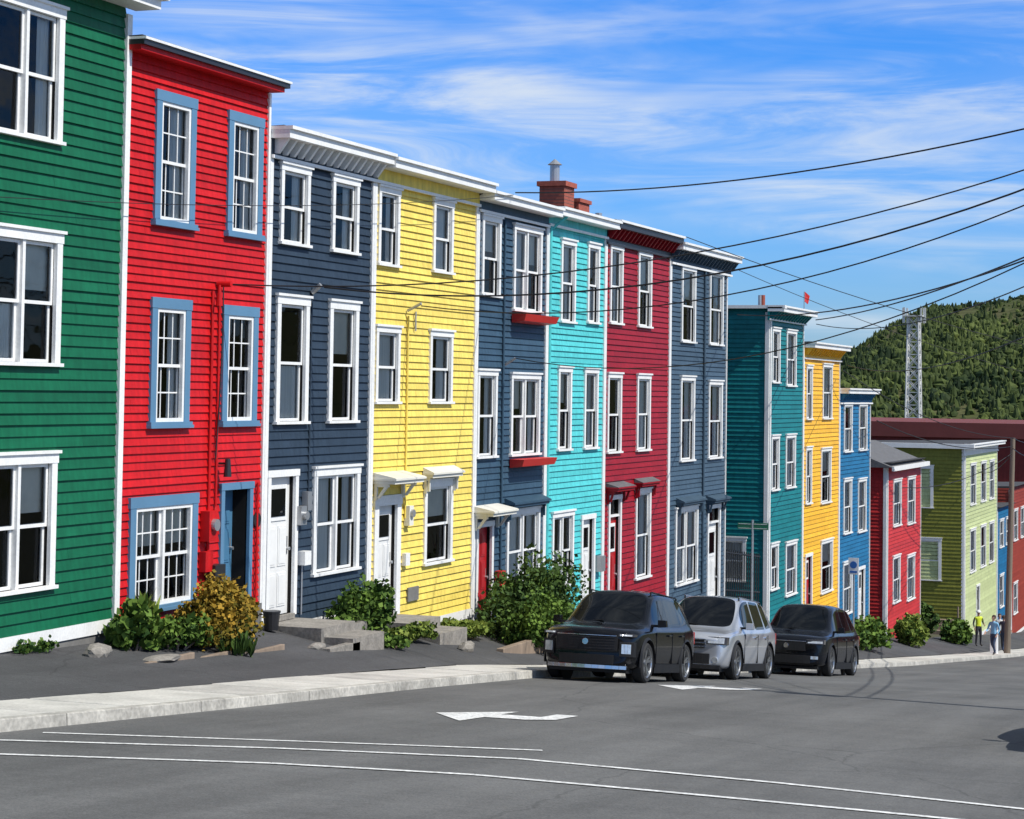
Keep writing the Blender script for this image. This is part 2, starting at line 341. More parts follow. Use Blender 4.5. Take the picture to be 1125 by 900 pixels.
def house(name,y0,y1,zr,colm,wins,extras=None,h=.14,base=None,corner=white,cw0=.13,depth=9.,cor=None,basetrim=white,side_wins=None,backm=None,roofdrop=.25):
    e=empty(name,(0,(y0+y1)/2,Bz((y0+y1)/2)))
    if base is None: base=Bz((y0+y1)/2)+.12
    S=MB(); T=MB(); Gm=MB(); ops=[]
    for w in wins: ops.append(w((T,Gm)))
    siding(S,FR,y0+.005,y1-.005,base,zr,ops,h,colm)
    S.obj('clapboard_wall',e)
    B=MB(); g=.012; bm=backm or colm
    zb=Bz(y1)-1.5
    B.poly([(-depth,y0+g,zb),(-depth,y1-g,zb),(-depth,y1-g,zr-roofdrop),(-depth,y0+g,zr-roofdrop)],bm)
    B.poly([(-depth,y1-g,zb),(-.001,y1-g,zb),(-.001,y1-g,zr),(-depth,y1-g,zr-roofdrop)],bm)
    if not side_wins: B.poly([(-depth,y0+g,zb),(-.001,y0+g,zb),(-.001,y0+g,zr),(-depth,y0+g,zr-roofdrop)],bm)
    B.obj('shell_walls',e)
    R_=MB()
    R_.hexa([(-depth-.1,y0+g,zr-roofdrop),(.05,y0+g,zr+.0),(.05,y1-g,zr+.0),(-depth-.1,y1-g,zr-roofdrop),
             (-depth-.1,y0+g,zr-roofdrop+.1),(.3,y0+g,zr+.125),(.3,y1-g,zr+.125),(-depth-.1,y1-g,zr-roofdrop+.1)],roofm)
    R_.obj('roof',e)
    fbox(T,FR,y0+.006,y1-.006,.0,.045,base-.2,base-.002,basetrim)
    fbox(T,FR,y0+.004,y1-.004,-.3,.015,Bz(y1)-.9,base-.2,found)
    if cw0:
        fbox(T,FR,y0+.004,y0+cw0,-.01,.055,base,zr-.12,corner); fbox(T,FR,y1-cw0*.6,y1-.004,-.01,.055,base,zr-.12,corner)
    if cor: cor(T)
    if extras: extras(T,Gm)
    if side_wins is not None:
        Fs=side(y0); so=[w(Fs,(T,Gm)) for w in side_wins]
        S2=MB(); siding(S2,Fs,-depth,-.002,base-.3,zr-.02,so,h,colm); S2.obj('side_clapboard_wall',e)
        fbox(T,Fs,-.14,.0,-.002,.055,base-.3,zr-.12,corner)
    T.obj('trim_windows_door',e); Gm.obj('glazing_and_curtains',e)
    return e
def W_(u0,u1,z0,z1,**k): return lambda W: window(W,FR,u0,u1,z0,z1,**k)
def D_(u0,u1,z0,z1,leaf,**k): return lambda W: door(W,FR,u0,u1,z0,z1,leaf,**k)
def SW(u0,u1,z0,z1,**k): return lambda F,W: window(W,F,u0,u1,z0,z1,**k)
def conduit(T,pts,r=.02,m=None):
    for a,b in zip(pts,pts[1:]): T.cyl(a,b,r,r,m or metalg,6)
c_green=siding_mat('green_clapboard',(.006,.115,.052))
c_red=siding_mat('red_clapboard',(.53,.010,.012))
c_navy=siding_mat('navy_clapboard',(.028,.045,.068))
c_yel=siding_mat('yellow_clapboard',(.82,.63,.13),.08)
c_blue=siding_mat('slate_blue_clapboard',(.038,.078,.12))
c_turq=siding_mat('turquoise_clapboard',(.085,.52,.53),.1)
c_dred=siding_mat('crimson_clapboard',(.29,.008,.016))
c_slate=siding_mat('grey_blue_clapboard',(.055,.092,.13))
c_teal=siding_mat('teal_clapboard',(.008,.17,.185))
c_gold=siding_mat('golden_clapboard',(.82,.44,.03),.08)
c_roy=siding_mat('bright_blue_clapboard',(.015,.14,.29))
c_red2=siding_mat('coral_red_clapboard',(.50,.035,.035))
c_olive=siding_mat('olive_clapboard',(.20,.205,.035))
c_lime=siding_mat('pale_green_clapboard',(.50,.56,.28),.1)
c_brick=siding_mat('brick_red_clapboard',(.28,.05,.035),.15)
doorblue=mat('blue_door_paint',(.07,.19,.32),rough=.35)
doorred=mat('red_door_paint',(.42,.015,.02),rough=.35)
doorwhite=mat('white_door_paint',(.74,.74,.72),rough=.35)
redsill=mat('red_planter_paint',(.55,.02,.015),rough=.5)
def ex_green(T,G):
    fbox(T,FR,-1.93,-1.79,.0,.065,-3.6,5.75,white)
house('green_clapboard_house',-11.5,-1.9,5.95,c_green,
  [W_(-5.5,-3.66,3.5,5.5,kind=2,cw=.14),W_(-5.5,-3.58,.26,2.2,kind=2,cw=.14),W_(-5.45,-3.58,-2.96,-1.0,kind=2,cw=.14),
   W_(-9.8,-8,3.5,5.5,kind=2,cw=.14),W_(-9.8,-8,.26,2.2,kind=2,cw=.14)],
  extras=ex_green,h=.165,base=-3.55,cw0=0,
  cor=lambda T:(fbox(T,FR,-11.5,-1.6,.0,.45,5.85,6.0,white),fbox(T,FR,-11.55,-1.5,-.2,.55,6.0,6.12,white)))
def ex_red(T,G):
    T.cyl((.04,1.15,1.72),(.30,1.15,1.72),.05,.05,c_red); T.cyl((.16,1.0,1.35),(.16,1.0,1.7),.06,.02,c_red)
    conduit(T,[(.05,.98,1.6),(.05,.98,-3.5)],.028,c_red); conduit(T,[(.05,1.22,1.7),(.05,1.22,-2.0),(.05,.98,-2.6)],.022,c_red)
    conduit(T,[(.07,1.3,1.7),(.09,1.27,.9),(.08,1.22,-.3),(.07,1.15,-1.2)],.012,black)
    fbox(T,FR,.75,1.05,.03,.2,-2.55,-2.05,c_red); T.cyl((.2,.9,-2.28),(.27,.9,-2.28),.1,.1,metalg,14)
    fbox(T,FR,.72,.98,.03,.16,-3.05,-2.72,c_red)
    fbox(T,FR,.95,1.3,.03,.22,-3.3,-2.95,black)
    T.cyl((.05,1.3,-1.28),(.22,1.3,-1.28),.02,.02,black); T.cyl((.22,1.3,-1.5),(.22,1.3,-1.2),.07,.045,black)
    T.cyl((.06,2.7,-1.65),(.06,2.7,-3.7),.02,.02,c_red)
    T.cyl((.03,2.72,-2.3),(.06,2.72,-2.3),.13,.13,iron,16)
def RW(u0,u1,z0,z1,kind=1):
    def f(W):
        o=window(W,FR,u0,u1,z0,z1,trim=bluetrim,sash=white,cw=.17,grid=(3,2),kind=kind,head=False)
        T=W[0]; a=.17; s=.06
        for (p,q,r,t) in ((u0+a,u0+a+s,z0+.11,z1-a-s),(u1-a-s,u1-a,z0+.11,z1-a-s),(u0+a,u1-a,z1-a-s,z1-a),(u0+a,u1-a,z0+.05,z0+.11)):
            fbox(T,FR,p,q,-.02,.045,r,t,white)
        fbox(T,FR,u0-.06,u1+.06,-.02,.115,z0-.05,z0,bluetrim)
        return o
    return f
house('red_clapboard_house',-1.9,2.95,5.3,c_red,
  [RW(-.98,.30,2.6,4.72),RW(1.42,2.68,2.6,4.70),RW(-.98,.26,-.62,1.41),RW(1.37,2.62,-.62,1.39),RW(-1.5,.62,-3.52,-1.74,2),
   D_(1.41,2.55,-3.72,-1.62,doorblue,trim=bluetrim,light=False,rec=.28)],
  extras=ex_red,h=.128,base=-3.75,basetrim=found,corner=white,
  cor=lambda T:(fbox(T,FR,-1.88,3.0,.0,.28,5.2,5.28,c_red),fbox(T,FR,-1.89,3.1,.0,.34,5.28,5.36,black),fbox(T,FR,-1.89,3.12,-.1,.37,5.36,5.40,white)))
def ex_navy(T,G):
    T.cyl((.03,4.75,1.85),(.03,4.75,-2.2),.02,.02,c_navy,6); T.cyl((.05,4.72,1.75),(.22,4.72,1.9),.045,.045,metalg)
    for z,y,w in ((-2.3,4.42,.18),(-2.05,4.62,.12)):
        fbox(T,FR,y-w,y+.05,.03,.15,z-.17,z+.17,metalg)
    T.cyl((.15,4.36,-2.3),(.22,4.36,-2.3),.08,.08,metalg,14)
    fbox(T,FR,4.36,4.62,.03,.18,-3.2,-2.95,white)
    T.cyl((.05,4.5,-3.0),(.05,4.5,-4.1),.02,.02,metalg,6)
    T.box(.02,1.2,2.98,4.35,-4.7,-4.14,stone); T.box(1.2,1.75,3.1,4.4,-4.8,-4.3,stone)
    T.box(.5,1.1,4.45,5.1,-4.9,-4.22,stone)
house('navy_clapboard_house',2.95,7.4,4.5,c_navy,
  [W_(3.40,4.56,2.56,4.0),W_(5.52,6.69,2.56,4.0),W_(3.34,4.62,-.65,1.64,cw=.14),W_(5.49,6.77,-.65,1.64,cw=.14),W_(4.95,6.95,-3.46,-1.48,kind=2,cw=.14),
   D_(3.1,4.3,-4.07,-1.46,doorwhite,transom=False)],extras=ex_navy,h=.15,
  cor=lambda T:cornice(T,FR,2.96,7.5,4.5,friezem=c_navy,brm=white,step=.3,frieze=.35))
def ex_yel(T,G):
    canopy(T,FR,7.6,9.05,-1.85,.5,cream); canopy(T,FR,10.1,11.75,-1.82,.25,cream)
    T.cyl((.05,9.15,1.5),(.05,9.15,-2.6),.022,.022,c_yel,6); T.cyl((.05,9.1,1.6),(.35,9.1,1.75),.03,.03,metalg)
    T.cyl((.06,9.5,1.6),(.06,9.5,1.2),.02,.02,metalg)
    fbox(T,FR,9.15,9.36,.03,.15,-2.75,-2.35,cream); T.cyl((.15,9.25,-2.5),(.21,9.25,-2.5),.08,.08,metalg,14)
    fbox(T,FR,9.05,9.26,.03,.13,-3.55,-3.3,white)
    fbox(T,FR,9.35,9.9,.02,.06,-4.3,-4.02,found)
    T.box(.02,.9,7.55,9.05,-5.2,-4.52,stone); T.box(.9,1.5,7.6,9.0,-5.3,-4.7,stone)
house('yellow_clapboard_house',7.4,12.9,4.45,c_yel,
  [W_(7.62,8.65,2.44,4.0),W_(10.4,11.5,2.46,4.0),W_(7.6,8.77,-.29,1.24),W_(10.32,11.57,-.29,1.24),W_(10.16,11.70,-3.64,-1.9,cw=.13),
   D_(7.66,8.95,-4.5,-2.1,doorwhite,cw=.2)],extras=ex_yel,h=.14,
  cor=lambda T:cornice(T,FR,7.5,12.95,4.45,br=False,frieze=.3,dep=.45,friezem=c_yel))
def ex_blue(T,G):
    for z in (1.72,-1.62):
        T.hexa([(.05,15.1,z-.14),(.36,15.1,z-.1),(.36,17.3,z-.1),(.05,17.3,z-.14),(.05,15.1,z+.06),(.42,15.05,z+.06),(.42,17.35,z+.06),(.05,17.35,z+.06)],redsill)
    canopy(T,FR,12.95,14.4,-2.75,.5,cream); canopy(T,FR,14.9,17.3,-2.66,.25,c_blue)
    T.box(.02,1.0,12.95,14.2,-6.0,-5.24,stone); T.box(1.0,1.6,12.95,14.2,-6.2,-5.4,wood)
    T.cyl((.05,14.6,3.9),(.05,14.6,-4.9),.03,.03,c_blue,8)
    T.cyl((.05,14.7,.6),(.3,14.7,.75),.03,.03,metalg)
    fbox(T,FR,14.3,14.6,.03,.18,-4.4,-4.05,redsill)
house('slate_blue_clapboard_house',12.9,17.5,4.3,c_blue,
  [W_(13.2,14.35,2.1,3.9),W_(15.2,17.1,1.85,3.85,kind=2),W_(13.05,14.25,-1.5,.45),W_(15.15,17.1,-1.5,.4,kind=2),W_(15.0,17.2,-4.6,-2.75,kind=2),
   D_(13.1,14.15,-5.2,-2.9,doorred,light=False)],extras=ex_blue,h=.14,
  cor=lambda T:cornice(T,FR,12.95,17.5,4.3,br=False,frieze=.25,dep=.42,friezem=c_blue))
def ex_turq(T,G):
    T.cyl((.07,17.65,4.0),(.07,17.65,-5.6),.04,.04,c_turq,8)
    T.cyl((.06,17.75,3.95),(.35,18.0,4.25),.035,.035,c_turq,8)
    fbox(T,FR,21.45,21.8,.03,.2,-4.6,-4.2,metalg)
house('turquoise_clapboard_house',17.5,22.0,4.35,c_turq,
  [W_(18.5,19.6,1.7,3.75),W_(20.55,21.5,1.75,3.8),W_(18.4,19.4,-1.45,.6),W_(20.4,21.5,-1.45,.6),W_(18.1,19.7,-4.8,-2.95,kind=2),
   D_(20.3,21.4,-5.75,-3.1,doorwhite)],extras=ex_turq,h=.14,
  cor=lambda T:cornice(T,FR,17.5,22.05,4.35,br=False,frieze=.25,dep=.42,friezem=c_turq))
def ex_dred(T,G):
    canopy(T,FR,22.3,23.8,-2.58,.35,c_dred,shingle); canopy(T,FR,24.8,26.45,-2.55,.25,c_dred,shingle)
house('crimson_clapboard_house',22.0,28.0,4.4,c_dred,
  [W_(22.4,23.5,1.8,3.9),W_(24.9,26.15,1.8,3.9),W_(22.3,23.5,-1.6,.5),W_(24.9,26.15,-1.6,.5),W_(24.9,26.3,-5.1,-2.65),
   D_(22.5,23.6,-6.2,-2.7,doorred,transom=True)],extras=ex_dred,h=.15,
  cor=lambda T:cornice(T,FR,22.0,28.05,4.4,friezem=black,brm=c_dred,step=.34,frieze=.42,m=black,crown=white))
def ex_slate(T,G):
    canopy(T,FR,28.9,31.3,-3.25,.25,c_slate); canopy(T,FR,32.2,34.0,-3.32,.3,c_slate)
    T.cyl((.06,31.7,3.8),(.06,31.7,-6),.04,.04,c_slate,8)
house('grey_blue_clapboard_house',28.0,34.4,4.2,c_slate,
  [W_(29.2,30.7,1.5,3.75),W_(32.3,33.9,1.5,3.8),W_(29.2,30.7,-2.0,.5),W_(32.3,33.9,-2.0,.4),W_(28.8,31.2,-5.6,-3.35,kind=2),
   D_(32.3,33.8,-7.2,-3.4,doorwhite,transom=True)],extras=ex_slate,h=.14,
  cor=lambda T:cornice(T,FR,28.0,34.75,4.25,friezem=c_slate,brm=c_slate,m=white,step=.36))
def ex_teal(T,G):
    fbox(T,side(40.2),-9,.6,-.0,.3,2.95,3.06,white)
    T.cyl((.2,44.6,3.0),(.2,44.6,3.75),.02,.02,metalg,6)
    T.hexa([(.2,44.62,3.4),(.2,45.15,3.32),(.22,45.15,3.32),(.22,44.62,3.4),(.2,44.62,3.75),(.26,45.15,3.62),(.28,45.15,3.62),(.22,44.62,3.75)],redsill)
house('teal_clapboard_house',40.2,45.3,2.95,c_teal,
  [W_(40.45,41.6,.4,2.3),W_(42.6,44.1,.3,2.3),W_(40.45,41.6,-3.3,-1.4),W_(42.6,44.1,-3.3,-1.4),W_(40.45,41.6,-6.7,-5.1),W_(42.7,44.4,-7.1,-5.2)],
  extras=ex_teal,h=.16,side_wins=[SW(-1.75,-.75,-6.4,-4.9)],
  cor=lambda T:cornice(T,FR,39.9,45.5,2.95,dep=.5,frieze=.3,friezem=c_teal,brm=c_teal))
house('golden_clapboard_house',45.3,51.7,1.85,c_gold,
  [W_(45.8,46.8,-.9,1.1),W_(48.6,50.3,-.9,1.2),W_(45.8,46.8,-4.0,-1.9),W_(48.4,50.2,-4.1,-2.0),W_(48.5,50.6,-7.5,-5.5),
   D_(45.8,47.0,-8.6,-5.8,doorred)],h=.16,side_wins=[],
  cor=lambda T:cornice(T,FR,45.35,51.8,1.85,dep=.45,friezem=c_gold,brm=c_gold))
house('bright_blue_clapboard_house',51.7,58.0,.2,c_roy,
  [W_(52.6,54.2,-2.25,-.3),W_(55.6,57.3,-2.25,-.3),W_(52.6,54.2,-5.5,-3.3),W_(55.5,57.2,-5.6,-3.4),W_(52.6,54.4,-8.7,-6.6),D_(55.6,57.0,-9.8,-7.0,doorwhite)],h=.16,side_wins=[],
  cor=lambda T:cornice(T,FR,51.7,58.2,.2,dep=.4,friezem=c_roy,brm=c_roy))
def gable(T):
    T.hexa([(-6.0,61.6,-3.1),(.35,61.6,-3.1),(.35,70.9,-3.1),(-6.0,70.9,-3.1),(-3.2,61.6,-2.1),(-2.2,61.6,-2.1),(-2.2,70.9,-2.1),(-3.2,70.9,-2.1)],shingle)
    fbox(T,FR,61.6,70.95,.3,.4,-3.25,-3.05,white)
house('coral_red_house',62.0,70.6,-3.0,c_red2,
  [W_(63.4,65.4,-5.8,-3.7),W_(67.0,69.0,-5.9,-3.7),W_(67.0,69.0,-9.4,-7.3),W_(63.4,65.2,-9.2,-7.1)],h=.16,depth=6.,side_wins=[SW(-3.2,-2.1,-5.8,-4.0)],cor=gable)
house('olive_clapboard_house',84.6,97.2,-2.6,c_lime,
  [W_(86.5,88.6,-5.9,-3.6),W_(90.5,92.6,-5.9,-3.6),W_(94,96,-5.9,-3.6),W_(86.5,88.6,-9.6,-7.2),W_(90.5,92.6,-9.6,-7.2),W_(94,96,-9.6,-7.2),D_(88.9,90.2,-13.2,-10.4,doorwhite)],
  h=.2,depth=11.,side_wins=[],cor=lambda T:(cornice(T,FR,84.3,97.4,-2.6,dep=.5,br=False),fbox(T,side(84.6),-11,.55,-.0,.35,-2.75,-2.5,white)))
e=bpy.data.objects['olive_clapboard_house']
S=MB();T=MB();G_=MB(); Fs=side(84.57); so=[]
for w in ((-2.75,-1.65,-6.0,-3.7),(-2.75,-1.2,-9.9,-7.6),(-6.5,-5.2,-6.0,-3.8)): so.append(window((T,G_),Fs,*w,kind=1,cw=.16))
siding(S,Fs,-11,-.1,-13.6,-2.78,so,.2,c_olive); S.obj('olive_side_wall',e)
for i in range(5): T.box(-2.4,-.2,84.4-.45*(i+1),84.4-.45*i,-14,-11.9-.25*i,wood)
for x in (-2.4,-.25): T.cyl((x,84.2,-12.0),(x,82.3,-12.4),.04,.04,wood,6); T.cyl((x,84.2,-12.9),(x,84.2,-11.2),.05,.05,wood,6); T.cyl((x,82.2,-13.4),(x,82.2,-12.1),.05,.05,wood,6)
T.obj('side_window_trim',e); G_.obj('side_glazing',e)
house('small_blue_house',97.4,104,-6.6,c_roy,[W_(98.5,100.3,-9,-7.3),W_(101.3,103,-9,-7.3),W_(98.5,100.3,-12.6,-10.6)],h=.2,side_wins=[])
house('brick_red_house',104,112,-5.6,c_brick,[W_(105,107,-9,-7),W_(108.5,110.5,-9,-7),W_(105,107,-13.6,-11.6)],h=.2,side_wins=[])
house('small_cream_house',112,121,-8.6,siding_mat('cream_clapboard',(.6,.55,.42)),[W_(113,115,-11,-9.2),W_(117,119,-11,-9.2)],h=.2,side_wins=[])
e=empty('red_warehouse',(-10,145,-18)); T=MB()
cw=siding_mat('warehouse_red',(.17,.025,.022))
T.box(-70,40,140,170,-20,-3.2,cw); T.box(-71,41,139.5,170.5,-3.2,-2.0,mat('warehouse_roof_red',(.16,.035,.03),rough=.8))
T.box(-30,-22,146,152,-2.0,-1.2,metalg); T.box(-2,2,148,152,-2.0,-1.2,metalg)
for x in range(-60,40,6): T.box(x,x+3,139.9,140.1,-10,-7,room); T.box(x-.2,x+3.2,139.8,139.95,-7,-6.8,white)
T.obj('warehouse_body',e)
e=empty('brick_chimney',(-1.5,23,4.5)); T=MB()
T.box(-1.9,-1.2,22.2,23.0,4.0,5.45,brick_red); T.box(-1.96,-1.14,22.14,23.06,5.45,5.58,brick_red)
T.box(-1.7,-1.1,23.1,24.0,4.0,5.1,brick_red); T.box(-1.75,-1.05,23.07,24.05,5.1,5.2,brick_red)
T.cyl((-1.6,22.55,5.5),(-1.6,22.55,6.05),.13,.13,metalg,12); T.cyl((-1.6,22.55,6.05),(-1.6,22.55,6.2),.2,.02,metalg,12)
for z in np.arange(4.1,5.4,.09): T.box(-1.903,-1.197,22.197,23.003,z,z+.012,jointm)
T.obj('chimney_stack',e)
mb=MB(); mb.cyl((-1.5,26,4.2),(-1.5,26,4.95),.06,.06,metalg); mb.cyl((-1.5,26,4.95),(-1.5,26,5.05),.1,.1,metalg); mb.obj('roof_vent_pipe')
mb=MB(); mb.cyl((-.8,42,2.9),(-.8,42,3.5),.06,.06,metalg); mb.cyl((-1.2,44,2.9),(-1.2,44,3.6),.1,.1,brick_red); mb.obj('roof_vent_pipe')
e=empty('iron_gate_stair',(-.3,37,-7.8)); T=MB()
for i in range(18):
    y=35.0+i*.28; T.cyl((-.2,y,Bz(y)),(-.2,y,Bz(y)+2.6),.022,.022,iron,5)
for dz in (.2,1.3,2.5): T.cyl((-.2,34.8,Bz(34.8)+dz),(-.2,39.9,Bz(39.9)+dz),.03,.03,iron,5)
for i in range(7): T.box(-1.6-.35*i,-.6-.35*i+.3,35.2,39.6,Bz(37)-1,Bz(37)+.2*i+.2,found)
T.obj('railing_and_steps',e)
# ---------------------------------------------------------------- poles and wires
polem=mat('utility_pole_wood',(.20,.16,.12),rough=.9,var=.3,scale=5,stretch=(1,1,.15))
def upole(loc,h,arms=True,lean=(0,0)):
    e=empty('utility_pole',loc); T=MB(); x,y,z=loc
    top=(x+lean[0],y+lean[1],z+h); T.cyl((x,y,z-.5),top,.16,.11,polem,12)
    if arms:
        T.box(top[0]-1.1,top[0]+1.1,top[1]+.1,top[1]+.22,z+h-.8,z+h-.68,polem)
        for dx in (-1,-.4,.4,1): T.cyl((top[0]+dx,top[1]+.16,z+h-.68),(top[0]+dx,top[1]+.16,z+h-.5),.04,.03,metalg,8)
        T.cyl((top[0]+.3,top[1]-.2,z+h-2.4),(top[0]+.3,top[1]-.2,z+h-1.5),.24,.24,metalg,16)
    T.obj('pole_and_crossarm',e); return top
pA=upole((16.7,4.0,Cz(4)),10.8,lean=(.1,0))
pB=upole((3.9,72,Cz(72)),10.2,arms=False,lean=(.25,0))
pC=upole((16.8,52,Cz(52)),11)
wirem=mat('wire_rubber',(.012,.012,.013),rough=.6)
def wire(name,a,b,sag,r=.012,n=24):
    cu=bpy.data.curves.new(name,'CURVE'); cu.dimensions='3D'; cu.bevel_depth=r; cu.bevel_resolution=1
    sp=cu.splines.new('POLY'); sp.points.add(n)
    for i in range(n+1):
        t=i/n; p=Vector(a).lerp(Vector(b),t); p.z-=sag*4*t*(1-t); sp.points[i].co=(*p,1)
    cu.materials.append(wirem); o=bpy.data.objects.new(name,cu); col.objects.link(o)
X,Y,Z=pA
wire('overhead_wire',(X,Y,Z-.75),(.55,13.9,4.45),.55,.016)
wire('overhead_wire',(.5,13.9,4.4),(.12,-9,2.4),.25,.007)
wire('overhead_wire',(X,Y,Z-.95),(.3,1.2,1.72),1.0,.013)
wire('overhead_wire',(X,Y,Z-1.0),(.3,4.7,1.85),1.25,.017)
wire('overhead_wire',(X,Y,Z-1.05),(.35,9.1,1.7),1.3,.013)
wire('overhead_wire',(X,Y,Z-1.6),(.3,14.7,.75),1.5,.012)
wire('overhead_wire',(X,Y,Z-2.1),(.5,33.9,2.5),.8,.018)
wire('overhead_wire',(X,Y,Z-1.9),(.5,45.2,2.75),.5,.02)
wire('overhead_wire',(X,Y,Z-2.0),(.5,45.3,2.6),1.1,.015)
wire('overhead_wire',(X,Y,Z-2.6),(.5,51.0,1.2),1.2,.015)
wire('overhead_wire',(.5,28,4.5),(X,52,Cz(52)+10.4),.7,.012)
wire('overhead_wire',(.5,34,3.9),(X,52,Cz(52)+9.5),.9,.01)
wire('overhead_wire',pB,(X,Y,Z-3.0),1.5,.018)
wire('overhead_wire',(pB[0],pB[1],pB[2]-.5),(X,Y,Z-3.4),1.7,.02)
wire('overhead_wire',(pB[0],pB[1],pB[2]-.4),(.5,57,-1.0),.5,.02)
wire('overhead_wire',(pB[0],pB[1],pB[2]-.7),(.5,63,-4.0),.5,.018)
wire('overhead_wire',(pB[0],pB[1],pB[2]-.7),(.5,86,-4.0),.4,.018)
wire('overhead_wire',pB,(.5,50,1.0),.6,.016)
signg=mat('sign_green',(.01,.14,.07),rough=.4); signb=mat('sign_blue',(.02,.12,.4),rough=.4); signw=mat('sign_white',(.75,.75,.75),rough=.4)
z=Gz(.9,34.5); e=empty('street_name_sign',(.9,34.5,z)); T=MB()
T.cyl((.9,34.5,z-.2),(.9,34.5,z+3.75),.035,.035,metalg,8); T.box(.42,1.4,34.48,34.52,z+3.45,z+3.66,signg)
T.box(.45,1.37,34.474,34.479,z+3.48,z+3.495,signw);T.box(.45,1.37,34.474,34.479,z+3.615,z+3.63,signw)
T.obj('post_and_blade',e)
z=Cz(40); e=empty('parking_sign',(3.0,40,z)); T=MB()
T.cyl((3.0,40,z-.2),(3.0,40,z+3.4),.03,.03,metalg,8); T.box(2.83,3.17,39.93,39.96,z+2.85,z+3.4,signw); T.cyl((3.0,39.93,z+3.17),(3.0,39.92,z+3.17),.12,.12,signb,20); T.box(2.88,3.12,39.924,39.93,z+2.9,z+2.97,signb)
T.obj('post_and_plate',e)
z=Cz(98); e=empty('street_lamp',(3.0,98,z)); T=MB(); T.cyl((3,98,z),(3,98,z+8),.09,.06,metalg,8); T.cyl((3,98,z+8),(5,98,z+8.4),.04,.04,metalg,8); T.box(4.7,5.5,97.85,98.15,z+8.3,z+8.45,metalg); T.obj('lamp_post',e)
e=empty('utility_cabinet',(3.6,68.5,Cz(68.5))); T=MB(); T.box(3.45,3.75,69.5,70.1,Cz(70)-.1,Cz(69.5)+1.1,signw); T.box(3.42,3.78,69.45,70.15,Cz(69.5)+1.1,Cz(69.5)+1.16,metalg); T.obj('cabinet_box',e,bevel=.01)
# lattice tower
e=empty('lattice_tower',(-35,271,-21)); T=MB()
tm=mat('tower_steel',(.62,.62,.60),rough=.6,metal=.1); z0=-21; z1=11.5; n=18
def tw(z): return 1.25-.5*(z-z0)/(z1-z0)
zs=np.linspace(z0,z1,n+1); cs=[(1,1),(1,-1),(-1,-1),(-1,1)]
for a,b in zip(zs,zs[1:]):
    for i in range(4):
        c=cs[i]; d=cs[(i+1)%4]; A=(-35+c[0]*tw(a),271+c[1]*tw(a),a); Bq=(-35+c[0]*tw(b),271+c[1]*tw(b),b); D=(-35+d[0]*tw(b),271+d[1]*tw(b),b); Dn=(-35+d[0]*tw(a),271+d[1]*tw(a),a)
        T.cyl(A,Bq,.14,.14,tm,5); T.cyl(A,D,.085,.085,tm,4); T.cyl(Dn,Bq,.085,.085,tm,4); T.cyl(Bq,D,.085,.085,tm,4)
T.box(-36.4,-33.6,269.6,272.4,11.5,11.65,tm)
for c in cs+[(1.3,0),(-1.3,0)]: T.box(-35+c[0]*1.2-.12,-35+c[0]*1.2+.12,271+c[1]*1.2-.1,271+c[1]*1.2+.1,10.6,12.8,tm)
T.obj('tower_frame',e)
# ---------------------------------------------------------------- hill
def hillz(x,y):
    s=np.interp(x,[-260,-190,-150,-128,-116,-104,-88,-60,0,120,300,600,900],[0,.05,.16,.5,.70,.84,.92,.96,1.0,1.0,.85,.5,0])
    b=math.exp(-((y-690)/150)**2) if y<690 else 1/(1+((y-690)/260)**2)
    nn=1.6*math.sin(x*.05+y*.013)+1.2*math.sin(x*.11+1)+1.5*math.sin(y*.04+x*.02)
    return -22.5+ (60+nn)*s*b
hm=mat('hillside',(.05,.075,.018),rough=.95,var=.5,scale=.05,fine=.3,bscale=.4,c2=(.11,.095,.055),spec=.1)
sheet('hill',list(np.arange(-320,900,12)),list(np.arange(330,1300,14)),hillz,hm)
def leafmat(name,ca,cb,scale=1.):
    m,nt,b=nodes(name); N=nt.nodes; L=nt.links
    at=N.new('ShaderNodeAttribute'); at.attribute_name='leaf_tone'
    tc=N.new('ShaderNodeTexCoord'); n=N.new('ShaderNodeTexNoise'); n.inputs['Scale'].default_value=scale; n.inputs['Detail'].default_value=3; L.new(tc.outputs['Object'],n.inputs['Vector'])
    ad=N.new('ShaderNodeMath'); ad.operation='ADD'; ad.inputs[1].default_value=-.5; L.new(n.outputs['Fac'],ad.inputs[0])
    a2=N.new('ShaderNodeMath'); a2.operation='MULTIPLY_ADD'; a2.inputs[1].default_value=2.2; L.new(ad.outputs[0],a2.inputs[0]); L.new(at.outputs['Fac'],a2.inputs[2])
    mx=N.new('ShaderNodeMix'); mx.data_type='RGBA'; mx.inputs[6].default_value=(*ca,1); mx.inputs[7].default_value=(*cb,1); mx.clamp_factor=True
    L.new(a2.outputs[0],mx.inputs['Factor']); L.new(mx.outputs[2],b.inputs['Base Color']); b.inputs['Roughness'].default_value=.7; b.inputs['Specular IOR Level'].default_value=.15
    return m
def npmesh(name,V,Fc,leaf_tone,m,parent=None):
    me=bpy.data.meshes.new(name); me.from_pydata(V.tolist(),[],Fc.tolist()); at=me.attributes.new('leaf_tone','FLOAT','POINT'); at.data.foreach_set('value',leaf_tone.astype(np.float32))
    me.materials.append(m); o=bpy.data.objects.new(name,me); col.objects.link(o)
    if parent: o.parent=parent; o.matrix_parent_inverse=parent.matrix_world.inverted()
    return o
bm=bmesh.new(); bmesh.ops.create_icosphere(bm,subdivisions=1,radius=1); iv=np.array([v.co[:] for v in bm.verts]); ifc=np.array([[v.index for v in f.verts] for f in bm.faces]); bm.free()
V=[];Fc=[];Rn=[]; k=0; cnt=0
